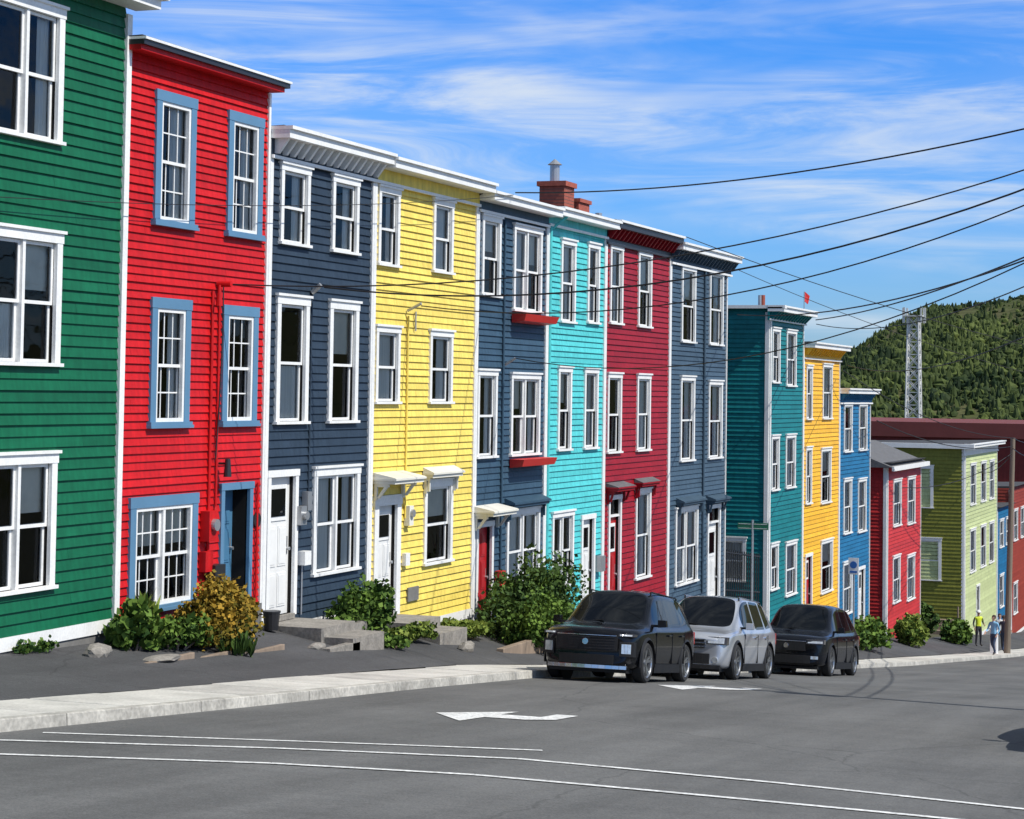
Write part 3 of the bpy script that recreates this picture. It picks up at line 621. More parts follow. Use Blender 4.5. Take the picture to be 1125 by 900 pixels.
while cnt<17000:
    x=random.uniform(-190,40); y=random.uniform(450,740)
    z=hillz(x,y)
    if z<-10: continue
    cl=math.sin(x*.045+2)*math.sin(y*.03)+.6*math.sin(x*.13+y*.05)+.4*math.sin(x*.31)
    if cl<-.4 and random.random()<.8: continue
    con=random.random()<.5
    r=random.uniform(.45,1.15)*(1.2 if cl>0 else .8); jit=1+.7*(np.random.rand(len(iv),1)-.5)
    q=iv*jit
    if con: q=q*np.where(q[:,2:3]>0,np.array([[.55,.55,1.]]),1.); sc=np.array([r,r,r*2.0])
    else: sc=np.array([r*1.3,r*1.3,r*1.1])
    V.append(q*sc+np.array([x,y,z+r*.6])); Fc.append(ifc+k); k+=len(iv); Rn.append(np.full(len(iv),(random.random()**1.4)*.8+(0 if con else .2)-.08)); cnt+=1
npmesh('hillside_trees',np.concatenate(V),np.concatenate(Fc),np.concatenate(Rn),leafmat('conifer_foliage',(.012,.026,.008),(.088,.115,.028),.03))
# ---------------------------------------------------------------- shrubs
def bush(name,c,rad,n,ls,m,lumps=14,thin=False,stem=True):
    e=empty(name,c); c=np.array(c); L_=[]
    for i in range(lumps):
        d=np.random.normal(size=3); d/=np.linalg.norm(d); d[2]=abs(d[2])*.9
        L_.append((d*np.array(rad)*random.uniform(.35,.9)+np.array([0,0,rad[2]*.25]),random.uniform(.2,.5)))
    V=np.zeros((n*4,3)); R_=np.zeros(n*4)
    for i in range(n):
        lc,lr=L_[random.randrange(lumps)]
        d=np.random.normal(size=3); d/=np.linalg.norm(d)
        p=lc+d*np.array(rad)*lr*random.uniform(.6,1.2)
        if p[2]<.02: p[2]=random.uniform(.02,.2)
        a=np.random.normal(size=3)
        if thin: a=np.array([d[0]*1.3,d[1]*1.3,1.3+random.random()])
        a/=np.linalg.norm(a); b=np.cross(a,np.random.normal(size=3)); b/=np.linalg.norm(b)
        s=ls*random.uniform(.6,1.4); w=s*(.12 if thin else .45)
        V[i*4:i*4+4]=[c+p-a*s*.5,c+p+b*w,c+p+a*s*.6,c+p-b*w]
        R_[i*4:i*4+4]=random.random()*.8+.25*max(0,d[2])  # random tone per leaf, lighter toward the upper side of each lump
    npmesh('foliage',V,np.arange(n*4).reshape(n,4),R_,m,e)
    if stem:
        T=MB()
        for lc,lr in L_[:9]: T.cyl(tuple(c+np.array([random.uniform(-.1,.1),random.uniform(-.1,.1),-.1])),tuple(c+lc),.025,.008,wood,5)
        T.obj('stems',e)
lg=leafmat('leaf_green',(.018,.05,.010),(.13,.21,.035),2.); lo=leafmat('leaf_copper',(.05,.06,.008),(.38,.23,.03),1.6); ld=leafmat('leaf_dark_green',(.012,.032,.010),(.085,.145,.03),1.5); ly=leafmat('leaf_yellow_green',(.04,.08,.012),(.22,.27,.05),2.)
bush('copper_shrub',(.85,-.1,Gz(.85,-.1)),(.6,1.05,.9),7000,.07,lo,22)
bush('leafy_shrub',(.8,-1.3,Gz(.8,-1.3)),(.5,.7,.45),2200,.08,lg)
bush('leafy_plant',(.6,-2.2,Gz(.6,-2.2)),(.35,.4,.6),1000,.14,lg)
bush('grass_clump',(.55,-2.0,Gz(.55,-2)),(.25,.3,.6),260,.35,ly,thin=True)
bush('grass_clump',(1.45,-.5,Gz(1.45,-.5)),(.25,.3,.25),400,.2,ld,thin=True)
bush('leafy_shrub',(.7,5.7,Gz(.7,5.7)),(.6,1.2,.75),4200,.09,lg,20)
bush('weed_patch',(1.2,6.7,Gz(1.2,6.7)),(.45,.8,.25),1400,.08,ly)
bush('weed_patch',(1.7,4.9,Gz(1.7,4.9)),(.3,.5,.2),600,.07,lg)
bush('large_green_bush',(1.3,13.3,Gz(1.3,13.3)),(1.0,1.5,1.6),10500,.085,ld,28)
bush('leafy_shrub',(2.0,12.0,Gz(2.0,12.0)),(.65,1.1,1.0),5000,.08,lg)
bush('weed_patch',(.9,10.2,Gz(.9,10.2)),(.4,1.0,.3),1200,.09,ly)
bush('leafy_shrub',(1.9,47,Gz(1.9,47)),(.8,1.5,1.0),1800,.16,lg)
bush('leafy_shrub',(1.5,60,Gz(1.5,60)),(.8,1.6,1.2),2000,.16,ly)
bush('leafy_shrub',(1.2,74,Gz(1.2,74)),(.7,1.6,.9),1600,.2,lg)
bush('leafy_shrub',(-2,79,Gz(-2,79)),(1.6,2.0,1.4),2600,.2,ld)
for y in (-6.5,-4.2,1.9,9.6,11.0,19,24.5): bush('weed_patch',(.16,y,Gz(.16,y)),(.14,.5,.14),260,.07,ly if int(y)%2 else lg,stem=False)
def rock(name,c,r):
    bm=bmesh.new(); bmesh.ops.create_icosphere(bm,subdivisions=2,radius=1)
    for v in bm.verts: v.co*=random.uniform(.85,1.12); v.co.x*=r[0]; v.co.y*=r[1]; v.co.z*=r[2]
    me=bpy.data.meshes.new(name); bm.to_mesh(me); bm.free(); me.materials.append(stone); o=bpy.data.objects.new(name,me); o.location=c; col.objects.link(o)
for (x,y,a,b,cc) in ((.7,-3.4,.16,.3,.13),(1.3,-2.6,.22,.42,.05),(1.9,8.0,.15,.25,.14),(1.5,2.2,.12,.25,.08)):
    rock('garden_rock',(x,y,Gz(x,y)+cc*.3),(a,b,cc))
mb=MB()
for (a,b) in ((-3.2,-1.8),(-1.75,-.2),(-.15,1.2)): mb.box(1.32,1.40,a,b,Gz(1.4,b)-.15,Gz(1.4,b)+.08,wood)
mb.box(1.6,1.75,2.2,3.4,Gz(1.7,3)-.2,Gz(1.7,3)+.1,stone); mb.box(1.9,2.05,9.6,12.6,Gz(2,12.6)-.2,Gz(2,9.6)+.06,wood)
mb.obj('garden_edging',bevel=.01)
mb=MB(); z=Gz(.35,2.6); mb.cyl((.35,2.75,z),(.35,2.75,z+.3),.12,.15,black,14); mb.cyl((.35,2.75,z+.3),(.35,2.75,z+.33),.16,.16,black,14); mb.obj('garden_bucket')
# ---------------------------------------------------------------- cars
carglass=mat('car_glass',(.004,.005,.006),rough=.04,var=.05,spec=.3)
headl=mat('headlight_lens',(.6,.63,.65),rough=.08,metal=.5,var=.3,scale=12)
lampdark=mat('headlight_housing',(.05,.05,.055),rough=.1,metal=.3,var=.1)
chrome=mat('chrome_trim',(.7,.7,.72),rough=.12,metal=1.,var=.02)
plast=mat('black_plastic',(.012,.012,.013),rough=.55,spec=.3)
alloy=mat('alloy_wheel',(.42,.43,.44),rough=.28,metal=.9,var=.05)
redl=mat('tail_lens',(.35,.01,.01),rough=.2)
def car(name,x,yf,L,W,H,paint,style):
    slope=math.atan((Cz(yf+L*.8)-Cz(yf+L*.2))/(L*.6))
    e=empty(name,(x,yf,(Cz(yf+L*.2)-.13)-L*.2*math.tan(slope)+.01),(slope,0,0)); MW=e.matrix_world.copy()
    hw=W/2; B=H*.60; r=.345*min(1.05,H/1.6)
    hd={'a':.98,'b':.94,'c':.95}[style]
    def put(mb,nm,smooth=False,bevel=0):
        mb.v=[tuple(MW@Vector(v)) for v in mb.v]; return mb.obj(nm,e,smooth,bevel)
    S=[(.000,.74,.34,.58*B,.70*B,(.62,.75*B),(.4,.77*B),.775*B),
       (.003,.83,.26,.68*B,.79*B,(.72,.83*B*hd),(.46,.855*B*hd),.865*B*hd),
       (.016,.90,.22,.76*B,.85*B,(.78,.90*B*hd),(.47,.93*B*hd),.94*B*hd),
       (.045,.945,.20,.82*B,.885*B,(.81,.94*B*hd),(.48,.97*B*hd),.98*B*hd),
       (.10,.975,.19,.86*B,.92*B,(.82,.965*B*hd),(.5,.995*B*hd),1.005*B*hd),
       (.18,.99,.19,.885*B,.95*B,(.83,.99*B*hd),(.52,1.02*B*hd),1.03*B*hd),
       (.262,1.,.19,.90*B,.97*B,(.83,1.0*B),(.76,1.015*B),1.03*B),
       (.345,1.,.19,.91*B,.985*B,(.765,(B+H-.10)/2),(.70,(B+H-.08)/2+.02),(B+H)/2+.03),
       (.43,1.,.19,.91*B,.99*B,(.70,H-.12),(.63,H-.065),H-.03),
       (.55,1.,.19,.92*B,1.0*B,(.69,H-.10),(.61,H-.035),H),
       (.57,1.,.19,.92*B,1.0*B,(.69,H-.10),(.61,H-.035),H),
       (.745,1.,.19,.93*B,1.02*B,(.68,H-.115),(.60,H-.055),H-.02),
       (.765,1.,.19,.93*B,1.025*B,(.68,H-.12),(.60,H-.058),H-.023),
       (.865,.985,.20,.94*B,1.06*B,(.665,H-.16),(.59,H-.095),H-.055),
       (.925,.965,.22,.95*B,1.06*B,(.65,H-.20),(.58,H-.135),H-.095),
       (.968,.94,.24,.95*B,1.02*B,(.72,(B+H)/2),(.66,(B+H)/2),(B+H)/2+.01),
       (.993,.90,.27,.90*B,.97*B,(.78,1.0*B),(.72,1.01*B),1.02*B),
       (1.0,.84,.34,.80*B,.86*B,(.7,.88*B),(.5,.885*B),.89*B)]
    M=MB(); M.mats=[paint,carglass]; rings=[]
    for (t,w,zb,zs,zbl,p6,p7,z8) in S:
        ww=w*hw; zm=zb+(zs-zb)*.52
        half=[(0,zb),(ww*.86,zb),(ww*.965,zb+.09),(ww*1.0,zm),(ww*.985,zs),(ww*.915,zbl),(hw*p6[0]*min(1,w+.02),p6[1]),(hw*p7[0]*min(1,w+.02),p7[1]),(hw*p7[0]*.5,(p7[1]+z8*2)/3),(0,z8)]
        full=half+[(-a,b) for a,b in half[-2:0:-1]]; ring=[]
        bow={.262:-.13,.345:-.09,.43:-.05,.925:.03,.968:.04,.993:.04}.get(t,-.05 if t<.05 else 0)
        for (px,pz) in full:
            k=1-(px/hw)**2
            yy=t*L+bow*k*(1 if (pz>zbl or t<.05) else 0)
            if t<.05: yy+=.16*(abs(px)/hw)**3
            ring.append((px,yy,pz))
        rings.append(ring)
    n=len(rings[0])
    for rg in rings: M.v+=rg
    NS_=len(S)
    for j in range(NS_-1):
        for i in range(n):
            a=j*n+i; b=j*n+(i+1)%n; g=0; ii=i if i<9 else n-1-i
            if j in (6,7) and ii in (7,8): g=1
            if j in (7,8,10,12) and ii==5: g=1
            if j in (14,15) and ii in (7,8): g=1
            M.f.append((a,b,b+n,a+n)); M.m.append(g)
    for o0,rev in ((0,False),((NS_-1)*n,True)):
        for i in range(9):
            q=[o0+i,o0+i+1,o0+(n-i-1)%n,o0+(n-i)%n]; q=[k for ii,k in enumerate(q) if k not in q[:ii]]
            if len(q)>=3: M.f.append(tuple(q if rev else q[::-1])); M.m.append(0)
    body=put(M,'body',True)
    bmm=bmesh.new(); bmm.from_mesh(body.data); bmesh.ops.recalc_face_normals(bmm,faces=bmm.faces)
    cl=bmm.edges.layers.float.get('crease_edge') or bmm.edges.layers.float.new('crease_edge')
    for ed in bmm.edges:
        ms={f.material_index for f in ed.link_faces}; ia,ib=ed.verts[0].index,ed.verts[1].index; ra,rb=ia%n,ib%n
        if len(ms)==2: ed[cl]=1.0 if (ra in (5,6,n-5,n-6) and rb in (5,6,n-5,n-6)) else .8
        else:
            if ra==rb and ra in (4,n-4): ed[cl]=.35
            if ra==rb and ra in (6,n-6) and min(ia,ib)//n<6: ed[cl]=.3
            if ra==rb and ra in (5,6,n-5,n-6) and min(ia,ib)//n>=8: ed[cl]=.6
    bmm.to_mesh(body.data); bmm.free()
    ss=body.modifiers.new('s','SUBSURF'); ss.levels=3; ss.render_levels=3
    wy=(L*.195,L*.80); cutters=[]
    for yy_ in wy:
        C=MB(); C.cyl((-hw-.3,yy_,r),(-hw+.32,yy_,r),r+.055,r+.055,plast,32); C.cyl((hw-.32,yy_,r),(hw+.3,yy_,r),r+.055,r+.055,plast,32)
        co=put(C,'cut'); cutters.append(co); bo=body.modifiers.new('b','BOOLEAN'); bo.operation='DIFFERENCE'; bo.object=co; bo.solver='EXACT'
    bpy.context.view_layer.update(); dg=bpy.context.evaluated_depsgraph_get(); me=bpy.data.meshes.new_from_object(body.evaluated_get(dg))
    body.modifiers.clear(); body.data=me
    for c_ in cutters: bpy.data.objects.remove(c_,do_unlink=True)
    A=MB()
    for yy_ in wy:
        for s in (-1,1):
            N_=20
            for i in range(N_):
                t0=math.pi*(-.06+1.12*i/N_); t1=math.pi*(-.06+1.12*(i+1)/N_); ra=r+.05; rb=r+.10; xo=s*(hw+.006); xi=s*(hw-.3)
                pp=lambda rr,t,xx:(xx,yy_+rr*math.cos(t),r+rr*math.sin(t))
                A.poly([pp(ra,t0,xi),pp(ra,t1,xi),pp(ra,t1,xo),pp(ra,t0,xo)],plast)
                A.poly([pp(ra,t0,xo),pp(ra,t1,xo),pp(rb,t1,s*(hw*.972)),pp(rb,t0,s*(hw*.972))],plast)
            A.cyl((s*(hw-.31),yy_,r),(s*(hw-.30),yy_,r),r+.05,r+.05,plast,24)
    A.box(-hw*.985,hw*.985,wy[0]+r+.06,wy[1]-r-.06,.18,.33,plast)
    A.box(-hw*.78,hw*.78,.12,L-.12,.16,.24,plast)
    put(A,'wheel_arches_and_sills')
    for k_,yy_ in enumerate(wy):
        for s in (-1,1):
            Wm=MB(); xo=s*(hw-.01); xi=s*(hw-.23); NS=36
            prof=[(xi,r*.62),(xi,r*.9),(xi+s*.03,r*.985),(xi+s*.07,r),(xo-s*.07,r),(xo-s*.03,r*.985),(xo,r*.9),(xo-s*.005,r*.72),(xo-s*.02,r*.68),(xo-s*.10,r*.66)]
            for px,pr in prof:
                for i in range(NS): t=2*math.pi*i/NS; Wm.v.append((px,yy_+pr*math.cos(t),r+pr*math.sin(t)))
            kr=Wm.mi(rubber); ka=Wm.mi(alloy)
            for j in range(len(prof)-1):
                for i in range(NS):
                    a=j*NS+i; b=j*NS+(i+1)%NS; Wm.f.append((a,b,b+NS,a+NS)); Wm.m.append(ka if j>=7 else kr)
            Wm.cyl((xo-s*.11,yy_,r),(xo-s*.10,yy_,r),r*.67,r*.67,plast,24)
            Wm.cyl((xo-s*.10,yy_,r),(xo-s*.03,yy_,r),r*.17,r*.14,alloy,16)
            for i in range(5):
                t=2*math.pi*i/5+.3
                for dt in (-.16,.16):
                    c0=Vector((0,math.cos(t+dt*.6),math.sin(t+dt*.6))); c1=Vector((0,math.cos(t+dt),math.sin(t+dt))); q=Vector((0,-math.sin(t),math.cos(t)))*.02
                    p0=Vector((xo-s*.05,yy_,r))+c0*r*.12; p1=Vector((xo-s*.03,yy_,r))+c1*r*.68; b_=Vector((-s*.03,0,0))
                    Wm.hexa([p0-q+b_,p0+q+b_,p1+q+b_,p1-q+b_,p0-q,p0+q,p1+q,p1-q],alloy)
            put(Wm,'wheel_%d'%(k_*2+(s>0)))
    D=MB()
    def fy(x,add=0): return -.035*(1-(x/hw)**2)+.17*(abs(x)/hw)**3+add
    def strip(x0,x1,z0,z1,m,out=.012,dep=.12,n=8,dy=0.,zc=0.):
        for i in range(n):
            a=x0+(x1-x0)*i/n; b=x0+(x1-x0)*(i+1)/n; ya=fy(a)+dy; yb=fy(b)+dy
            D.hexa([(a,ya-out,z0),(b,yb-out,z0),(b,yb+dep,z0),(a,ya+dep,z0),(a,ya-out+zc,z1),(b,yb-out+zc,z1),(b,yb+dep,z1),(a,ya+dep,z1)],m)
    for s in (-1,1):
        D.box(s*hw*.86,s*(hw+.06),L*.305,L*.322,B*1.0,B*1.045,plast)
        D.hexa([(s*(hw+.02),L*.293,B*.995),(s*(hw+.17),L*.302,B*1.01),(s*(hw+.17),L*.325,B*1.01),(s*(hw+.02),L*.33,B*.995),
                (s*(hw+.02),L*.291,B*1.13),(s*(hw+.155),L*.300,B*1.13),(s*(hw+.155),L*.325,B*1.13),(s*(hw+.02),L*.33,B*1.13)],paint)
        if style!='c':
            D.cyl((s*hw*.645,L*.45,H-.03),(s*hw*.625,L*.86,H-.095),.013,.013,chrome if style=='b' else plast,8)
            for t_,dz in ((.45,-.03),(.66,-.055),(.86,-.095)): D.cyl((s*hw*.64,L*t_,H-.14),(s*hw*.635,L*t_,H+dz),.018,.018,plast,6)
        for yy_ in (L*.545,L*.745): D.box(s*hw*.97,s*(hw+.024),yy_-.24,yy_-.07,B*.84,B*.87,chrome if style=='b' else paint)
        for yy_ in (L*.31,L*.56,L*.755): D.box(s*hw*.95,s*(hw+.0015),yy_-.005,yy_+.005,.34,B*.9,plast)
        D.box(s*hw*.80,s*(hw*.905),L-.12,L-.005,B*.72,B*.95,redl)
    D.cyl((.08,L*.24,B*1.035),(.62*hw,L*.28,B*1.10),.009,.009,plast,5); D.cyl((-.6*hw,L*.255,B*1.035),(-.02,L*.24,B*1.085),.009,.009,plast,5)
    if style=='a':
        strip(-hw*.62,hw*.62,B*.54,B*.81,plast,.006,.15,10,.0)
        for i in range(5): strip(-hw*.58,hw*.58,B*(.575+.048*i),B*(.583+.048*i),lampdark,.016,.05,10,.0)
        strip(-hw*.60,hw*.60,B*.80,B*.812,chrome,.016,.05,10,.0)
        for s in (-1,1):
            a,b=s*hw*.63,s*hw*.92
            strip(a,b,B*.80,B*.85,lampdark,.0,.2,4,.0,.02); strip(s*hw*.66,s*hw*.88,B*.81,B*.84,headl,.01,.2,4,.0,.02)
            strip(s*hw*.66,b,B*.45,B*.71,plast,.008,.18,4,.0); strip(s*hw*.70,s*hw*.87,B*.50,B*.67,headl,.016,.15,3,.0)
        strip(-hw*.55,hw*.55,B*.30,B*.47,plast,.0,.15,10,.0)
        strip(-hw*.80,hw*.80,B*.225,B*.29,chrome,.02,.15,12,.02)
        D.cyl((0,-.075,B*.69),(0,-.03,B*.69),.055,.055,chrome,16)
    elif style=='b':
        strip(-hw*.46,hw*.46,B*.60,B*.78,plast,.006,.15,8,.0)
        for z in (.62,.69,.76): strip(-hw*.50,hw*.50,B*z,B*(z+.02),chrome,.018,.05,8,.0)
        for s in (-1,1):
            strip(s*hw*.50,s*hw*.93,B*.68,B*.83,lampdark,.0,.25,6,-.006,.045); strip(s*hw*.54,s*hw*.88,B*.70,B*.81,headl,.006,.25,6,-.006,.04)
            D.cyl((s*hw*.70,fy(hw*.7)-.012,B*.38),(s*hw*.70,.15,B*.38),.065,.065,headl,14)
        strip(-hw*.58,hw*.58,B*.30,B*.50,plast,.004,.15,8,.0)
        strip(-hw*.8,hw*.8,B*.20,B*.28,plast,.02,.15,8,.02)
        D.cyl((0,-.08,B*.70),(0,-.03,B*.70),.065,.065,chrome,16)
    else:
        strip(-hw*.48,hw*.48,B*.56,B*.77,plast,.006,.15,8,.0); strip(-hw*.50,hw*.50,B*.77,B*.785,chrome,.014,.05,8,.0)
        for s in (-1,1):
            strip(s*hw*.50,s*hw*.93,B*.72,B*.83,lampdark,.0,.25,6,-.006,.03); strip(s*hw*.54,s*hw*.90,B*.74,B*.80,headl,.006,.25,6,-.006,.03)
            strip(s*hw*.62,s*hw*.80,B*.38,B*.45,headl,.01,.1,3,.0)
        strip(-hw*.60,hw*.60,B*.28,B*.46,plast,.004,.15,8,.0)
        D.cyl((0,-.08,B*.67),(0,-.03,B*.67),.06,.06,chrome,16)
    put(D,'lights_grille_mirrors',bevel=.005)
    return e
pblack=mat('black_car_paint',(.003,.0035,.005),rough=.2,var=.02,coat=.3,spec=.25)
psilver=mat('silver_car_paint',(.50,.52,.55),rough=.3,var=.02,metal=.55,coat=.8)
pblk2=mat('dark_navy_car_paint',(.003,.004,.007),rough=.2,var=.02,coat=.3,spec=.25)
car('parked_black_suv',5.42,4.7,4.05,1.80,1.63,pblack,'a')
car('parked_silver_crossover',5.32,11.2,4.5,1.84,1.72,psilver,'b')
car('parked_dark_suv',5.36,20.1,4.6,1.90,1.76,pblk2,'c')
car('offframe_shadow_car',15.25,-4.4,4.6,1.84,1.6,psilver,'c')  # added car, out of frame, put here to cast its shadow onto the road
# ---------------------------------------------------------------- people
skin=mat('skin',(.50,.30,.22),rough=.5,var=.05); hair=mat('hair_brown',(.05,.03,.02),rough=.7)
def person(name,loc,rz,top,trs,shoe,vest=None,hat=None,pose='stand'):
    e=empty(name,loc,(0,0,rz)); MW=e.matrix_world.copy()
    hipz=.93
    if pose=='walk':
        lk=(.09,-.18,.50); la=(.09,-.05,.09); lt=(.10,-.22,.04); rk=(-.09,-.02,.49); ra=(-.09,.28,.14); rt=(-.09,.14,.03)
        le=(.25,.08,1.12); lh=(.24,-.12,.92); re=(-.25,-.10,1.12); rh=(-.22,-.33,1.0)
    else:
        lk=(.11,-.03,.50); la=(.12,.02,.09); lt=(.14,-.14,.04); rk=(-.11,-.02,.50); ra=(-.12,.03,.09); rt=(-.14,-.13,.04)
        le=(.26,.03,1.14); lh=(.20,-.22,1.08); re=(-.27,.02,1.13); rh=(-.26,-.10,.90)
    pts=[('pel',(0,0,hipz),.145),('waist',(0,0,1.08),.13),('chest',(0,-.01,1.30),.155),('neckb',(0,.0,1.47),.075),('neck',(0,-.01,1.54),.055),('head',(0,-.015,1.64),.088),('top',(0,-.005,1.73),.07),
      ('lhip',(.09,0,.88),.10),('lk',lk,.062),('la',la,.042),('lt',lt,.036),('rhip',(-.09,0,.88),.10),('rk',rk,.062),('ra',ra,.042),('rt',rt,.036),
      ('ls',(.18,.0,1.43),.062),('le',le,.043),('lh',lh,.030),('rs',(-.18,0,1.43),.062),('re',re,.043),('rh',rh,.030)]
    idx={p[0]:i for i,p in enumerate(pts)}
    ed=[('pel','waist'),('waist','chest'),('chest','neckb'),('neckb','neck'),('neck','head'),('head','top'),('pel','lhip'),('lhip','lk'),('lk','la'),('la','lt'),('pel','rhip'),('rhip','rk'),('rk','ra'),('ra','rt'),('chest','ls'),('ls','le'),('le','lh'),('chest','rs'),('rs','re'),('re','rh')]
    me=bpy.data.meshes.new('b'); me.from_pydata([p[1] for p in pts],[(idx[a],idx[b]) for a,b in ed],[])
    o=bpy.data.objects.new('b',me); col.objects.link(o)
    sk=o.modifiers.new('s','SKIN'); sk.use_smooth_shade=True
    for i,p in enumerate(pts):
        sv=me.skin_vertices[0].data[i]; rr=p[2]; sv.radius=(rr,rr*.78 if p[0] in('waist','chest','pel') else rr); sv.use_root=(i==0)
    su=o.modifiers.new('u','SUBSURF'); su.levels=2; su.render_levels=2
    bpy.context.view_layer.update(); dg=bpy.context.evaluated_depsgraph_get(); m2=bpy.data.meshes.new_from_object(o.evaluated_get(dg)); bpy.data.objects.remove(o,do_unlink=True)
    m2.materials.clear()
    for m in (skin,top,trs,shoe,vest or top): m2.materials.append(m)
    L_,R_=Vector(lh),Vector(rh)
    for p in m2.polygons:
        c=p.center; k=1
        if c.z<.10: k=3
        elif c.z<.94 and abs(c.x)<.2 and (c-R_).length>.1 and (c-L_).length>.1: k=2
        elif c.z>1.50 and abs(c.x)<.12: k=0
        elif vest and 1.0<c.z<1.48 and abs(c.x)<.2: k=4
        if (c-L_).length<.07 or (c-R_).length<.07: k=0
        p.material_index=k; p.use_smooth=True
    m2.transform(MW); bo=bpy.data.objects.new('body',m2); col.objects.link(bo); bo.parent=e; bo.matrix_parent_inverse=MW.inverted()
    T=MB()
    T.cyl((0,-.095,1.645),(0,-.125,1.625),.012,.016,skin,6)
    for s in (-1,1):
        T.cyl((s*.085,0,1.64),(s*.1,.01,1.645),.022,.018,skin,8); T.cyl((s*.032,-.092,1.66),(s*.032,-.098,1.66),.01,.01,room,6)
    T.cyl((-.022,-.094,1.595),(.022,-.094,1.595),.005,.005,mat('lips',(.4,.12,.1)),6)
    if hat:
        T.cyl((0,0,1.68),(0,0,1.72),.125,.118,hat,16); T.cyl((0,0,1.72),(0,0,1.79),.118,.05,hat,16); T.box(-.08,.08,-.18,-.08,1.675,1.69,hat)
    else:
        T.cyl((0,.02,1.62),(0,.02,1.73),.098,.09,hair,16); T.cyl((0,.02,1.73),(0,.02,1.78),.09,.04,hair,16)
    for hnd,el,s in ((lh,le,1),(rh,re,-1)):
        h=Vector(hnd); d=(h-Vector(el)).normalized(); q=d.cross(Vector((s,0,0))).normalized(); side_=d.cross(q).normalized()
        T.hexa([h+q*a*.035+side_*b*.014+d*c for c in (0,.09) for a,b in ((-1,-1),(1,-1),(1,1),(-1,1))],skin)
        for i,ln in enumerate((.06,.07,.075,.058)):
            b0=h+d*.088+q*(-.027+.018*i); b1=b0+d*ln*.55+side_*.004*s; b2=b1+d*ln*.4+side_*s*.02
            T.cyl(b0,b1,.009,.008,skin,6); T.cyl(b1,b2,.008,.006,skin,6)
        t0=h+d*.025-q*.03; t1=t0-q*.03+d*.035; T.cyl(t0,t1,.011,.009,skin,6); T.cyl(t1,t1+d*.03,.009,.007,skin,6)
    T.v=[tuple(MW@Vector(v)) for v in T.v]; T.obj('face_hair_hands',e)
hiv=mat('hi_vis_vest',(.62,.72,.03),rough=.6); jean=mat('denim',(.03,.05,.10),rough=.8); dark=mat('dark_trousers',(.03,.03,.035),rough=.8); shoe=mat('boot',(.03,.02,.015),rough=.6); shirt=mat('light_blue_shirt',(.2,.42,.62),rough=.7); redsh=mat('dark_shirt',(.06,.05,.07),rough=.7)
person('road_worker',(2.0,76,Gz(2,76)),.6,dark,dark,shoe,vest=hiv,hat=mat('hard_hat',(.75,.75,.72)))
person('pedestrian',(4.0,66.7,Gz(4,66.7)),-.4,shirt,jean,shoe,pose='walk')
person('pedestrian',(3.3,75.5,Gz(3.3,75.5)),2.8,redsh,jean,shoe,pose='walk')
person('pedestrian',(2.7,78.5,Gz(2.7,78.5)),.2,mat('pale_shirt',(.6,.6,.58),rough=.7),dark,shoe)
# ---------------------------------------------------------------- light, sky, camera
el=math.radians(49); az=Vector((.985,-.14)).normalized()
sd=Vector((az.x*math.cos(el),az.y*math.cos(el),math.sin(el)))
sun=bpy.data.lights.new('sun','SUN'); sun.energy=5.0; sun.angle=math.radians(.5); sun.color=(1,.965,.90)
so_=bpy.data.objects.new('sun',sun); so_.rotation_euler=sd.to_track_quat('Z','Y').to_euler(); so_.location=(30,-10,60); col.objects.link(so_)
w=bpy.data.worlds.new('World'); scene.world=w; w.use_nodes=True; N=w.node_tree.nodes; L=w.node_tree.links
bg=N['Background']; sky=N.new('ShaderNodeTexSky'); sky.sky_type='NISHITA'; sky.sun_disc=False; sky.sun_elevation=el; sky.sun_rotation=math.atan2(sd.x,sd.y); sky.air_density=1.0; sky.dust_density=.4; sky.ozone_density=2.5
tc=N.new('ShaderNodeTexCoord')
sx=N.new('ShaderNodeSeparateXYZ'); L.new(tc.outputs['Generated'],sx.inputs[0])
tr_=N.new('ShaderNodeValToRGB'); cr=tr_.color_ramp; cr.elements[0].position=0; cr.elements[0].color=(.66,.97,1.55,1); cr.elements[1].position=.19; cr.elements[1].color=(.20,.90,1.95,1)
q=cr.elements.new(.09); q.color=(.42,.95,1.8,1); q=cr.elements.new(.45); q.color=(.9,.95,1.0,1)
L.new(sx.outputs[2],tr_.inputs[0])
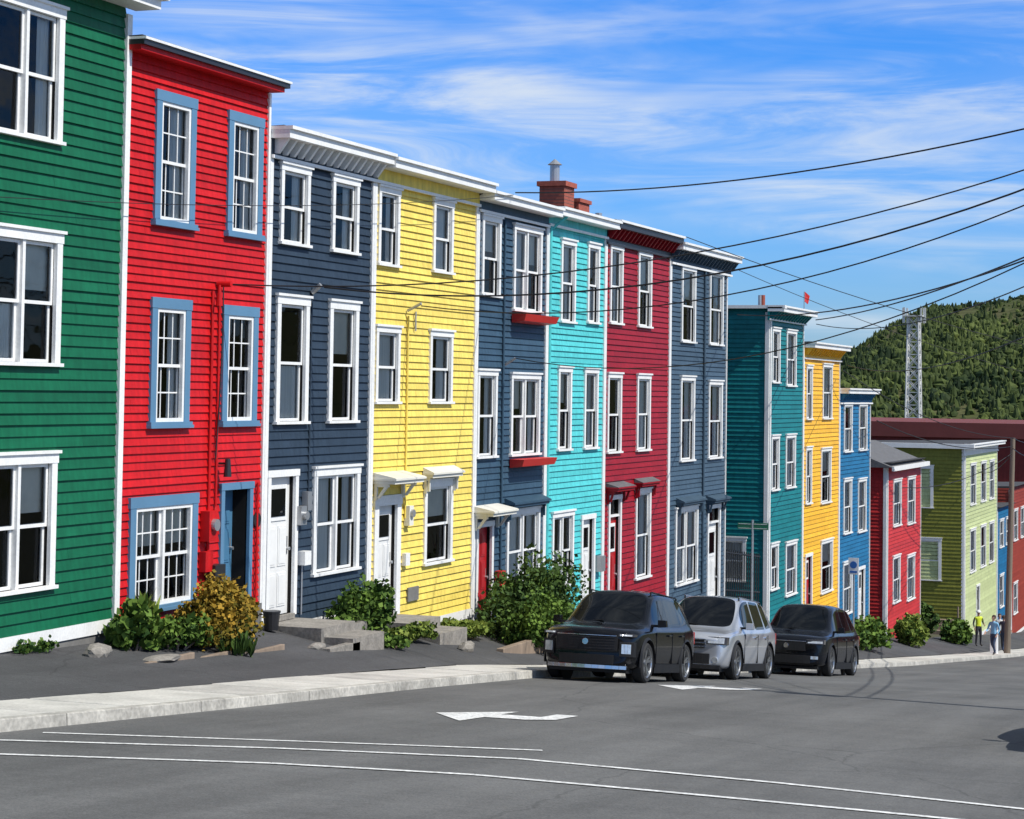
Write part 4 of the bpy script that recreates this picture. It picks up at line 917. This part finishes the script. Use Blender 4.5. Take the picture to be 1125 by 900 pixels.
ms=N.new('ShaderNodeMix'); ms.data_type='RGBA'; ms.blend_type='MULTIPLY'; ms.inputs['Factor'].default_value=1; L.new(sky.outputs[0],ms.inputs[6]); L.new(tr_.outputs[0],ms.inputs[7])
def nz(scale,st,rot,det,rg,dis=.4):
    mp=N.new('ShaderNodeMapping'); mp.inputs['Scale'].default_value=st; mp.inputs['Rotation'].default_value=rot; L.new(tc.outputs['Generated'],mp.inputs[0])
    n1=N.new('ShaderNodeTexNoise'); n1.inputs['Scale'].default_value=scale; n1.inputs['Detail'].default_value=det; n1.inputs['Roughness'].default_value=rg; n1.inputs['Distortion'].default_value=dis
    L.new(mp.outputs[0],n1.inputs['Vector']); return n1.outputs['Fac']
def rp(src,a,b,c0,c1):
    r=N.new('ShaderNodeMapRange'); r.inputs[1].default_value=a; r.inputs[2].default_value=b; r.inputs[3].default_value=c0; r.inputs[4].default_value=c1; r.interpolation_type='SMOOTHSTEP'; L.new(src,r.inputs[0]); return r.outputs[0]
A_=rp(nz(2.2,(1.6,1.6,7.),(.10,.15,.3),4,.55),.34,.60,.08,1)
B_=rp(nz(3.4,(1.5,1.5,13.),(.16,.22,.3),11,.62,.9),.36,.70,.10,.85)
mm=N.new('ShaderNodeMath'); mm.operation='MULTIPLY'; L.new(A_,mm.inputs[0]); L.new(B_,mm.inputs[1])
mx=N.new('ShaderNodeMix'); mx.data_type='RGBA'; mx.inputs[7].default_value=(8.4,9.1,9.8,1)
L.new(mm.outputs[0],mx.inputs['Factor']); L.new(ms.outputs[2],mx.inputs[6]); L.new(mx.outputs[2],bg.inputs['Color']); bg.inputs['Strength'].default_value=.09
cam=bpy.data.cameras.new('camera'); co=bpy.data.objects.new('camera',cam); col.objects.link(co)
cam.sensor_width=36; cam.lens=2300/1125*36; cam.shift_y=-126/1125; cam.clip_end=8000; cam.clip_start=.1
R=Matrix.Rotation(math.radians(20.7),3,'Z')@Matrix.Rotation(math.radians(90)+.046,3,'X')@Matrix.Rotation(.0145,3,'Z')
co.rotation_euler=R.to_euler(); co.location=(17.05,-29.9,0)
scene.camera=co
scene.view_settings.view_transform='Standard'; scene.view_settings.look='None'; scene.view_settings.exposure=0
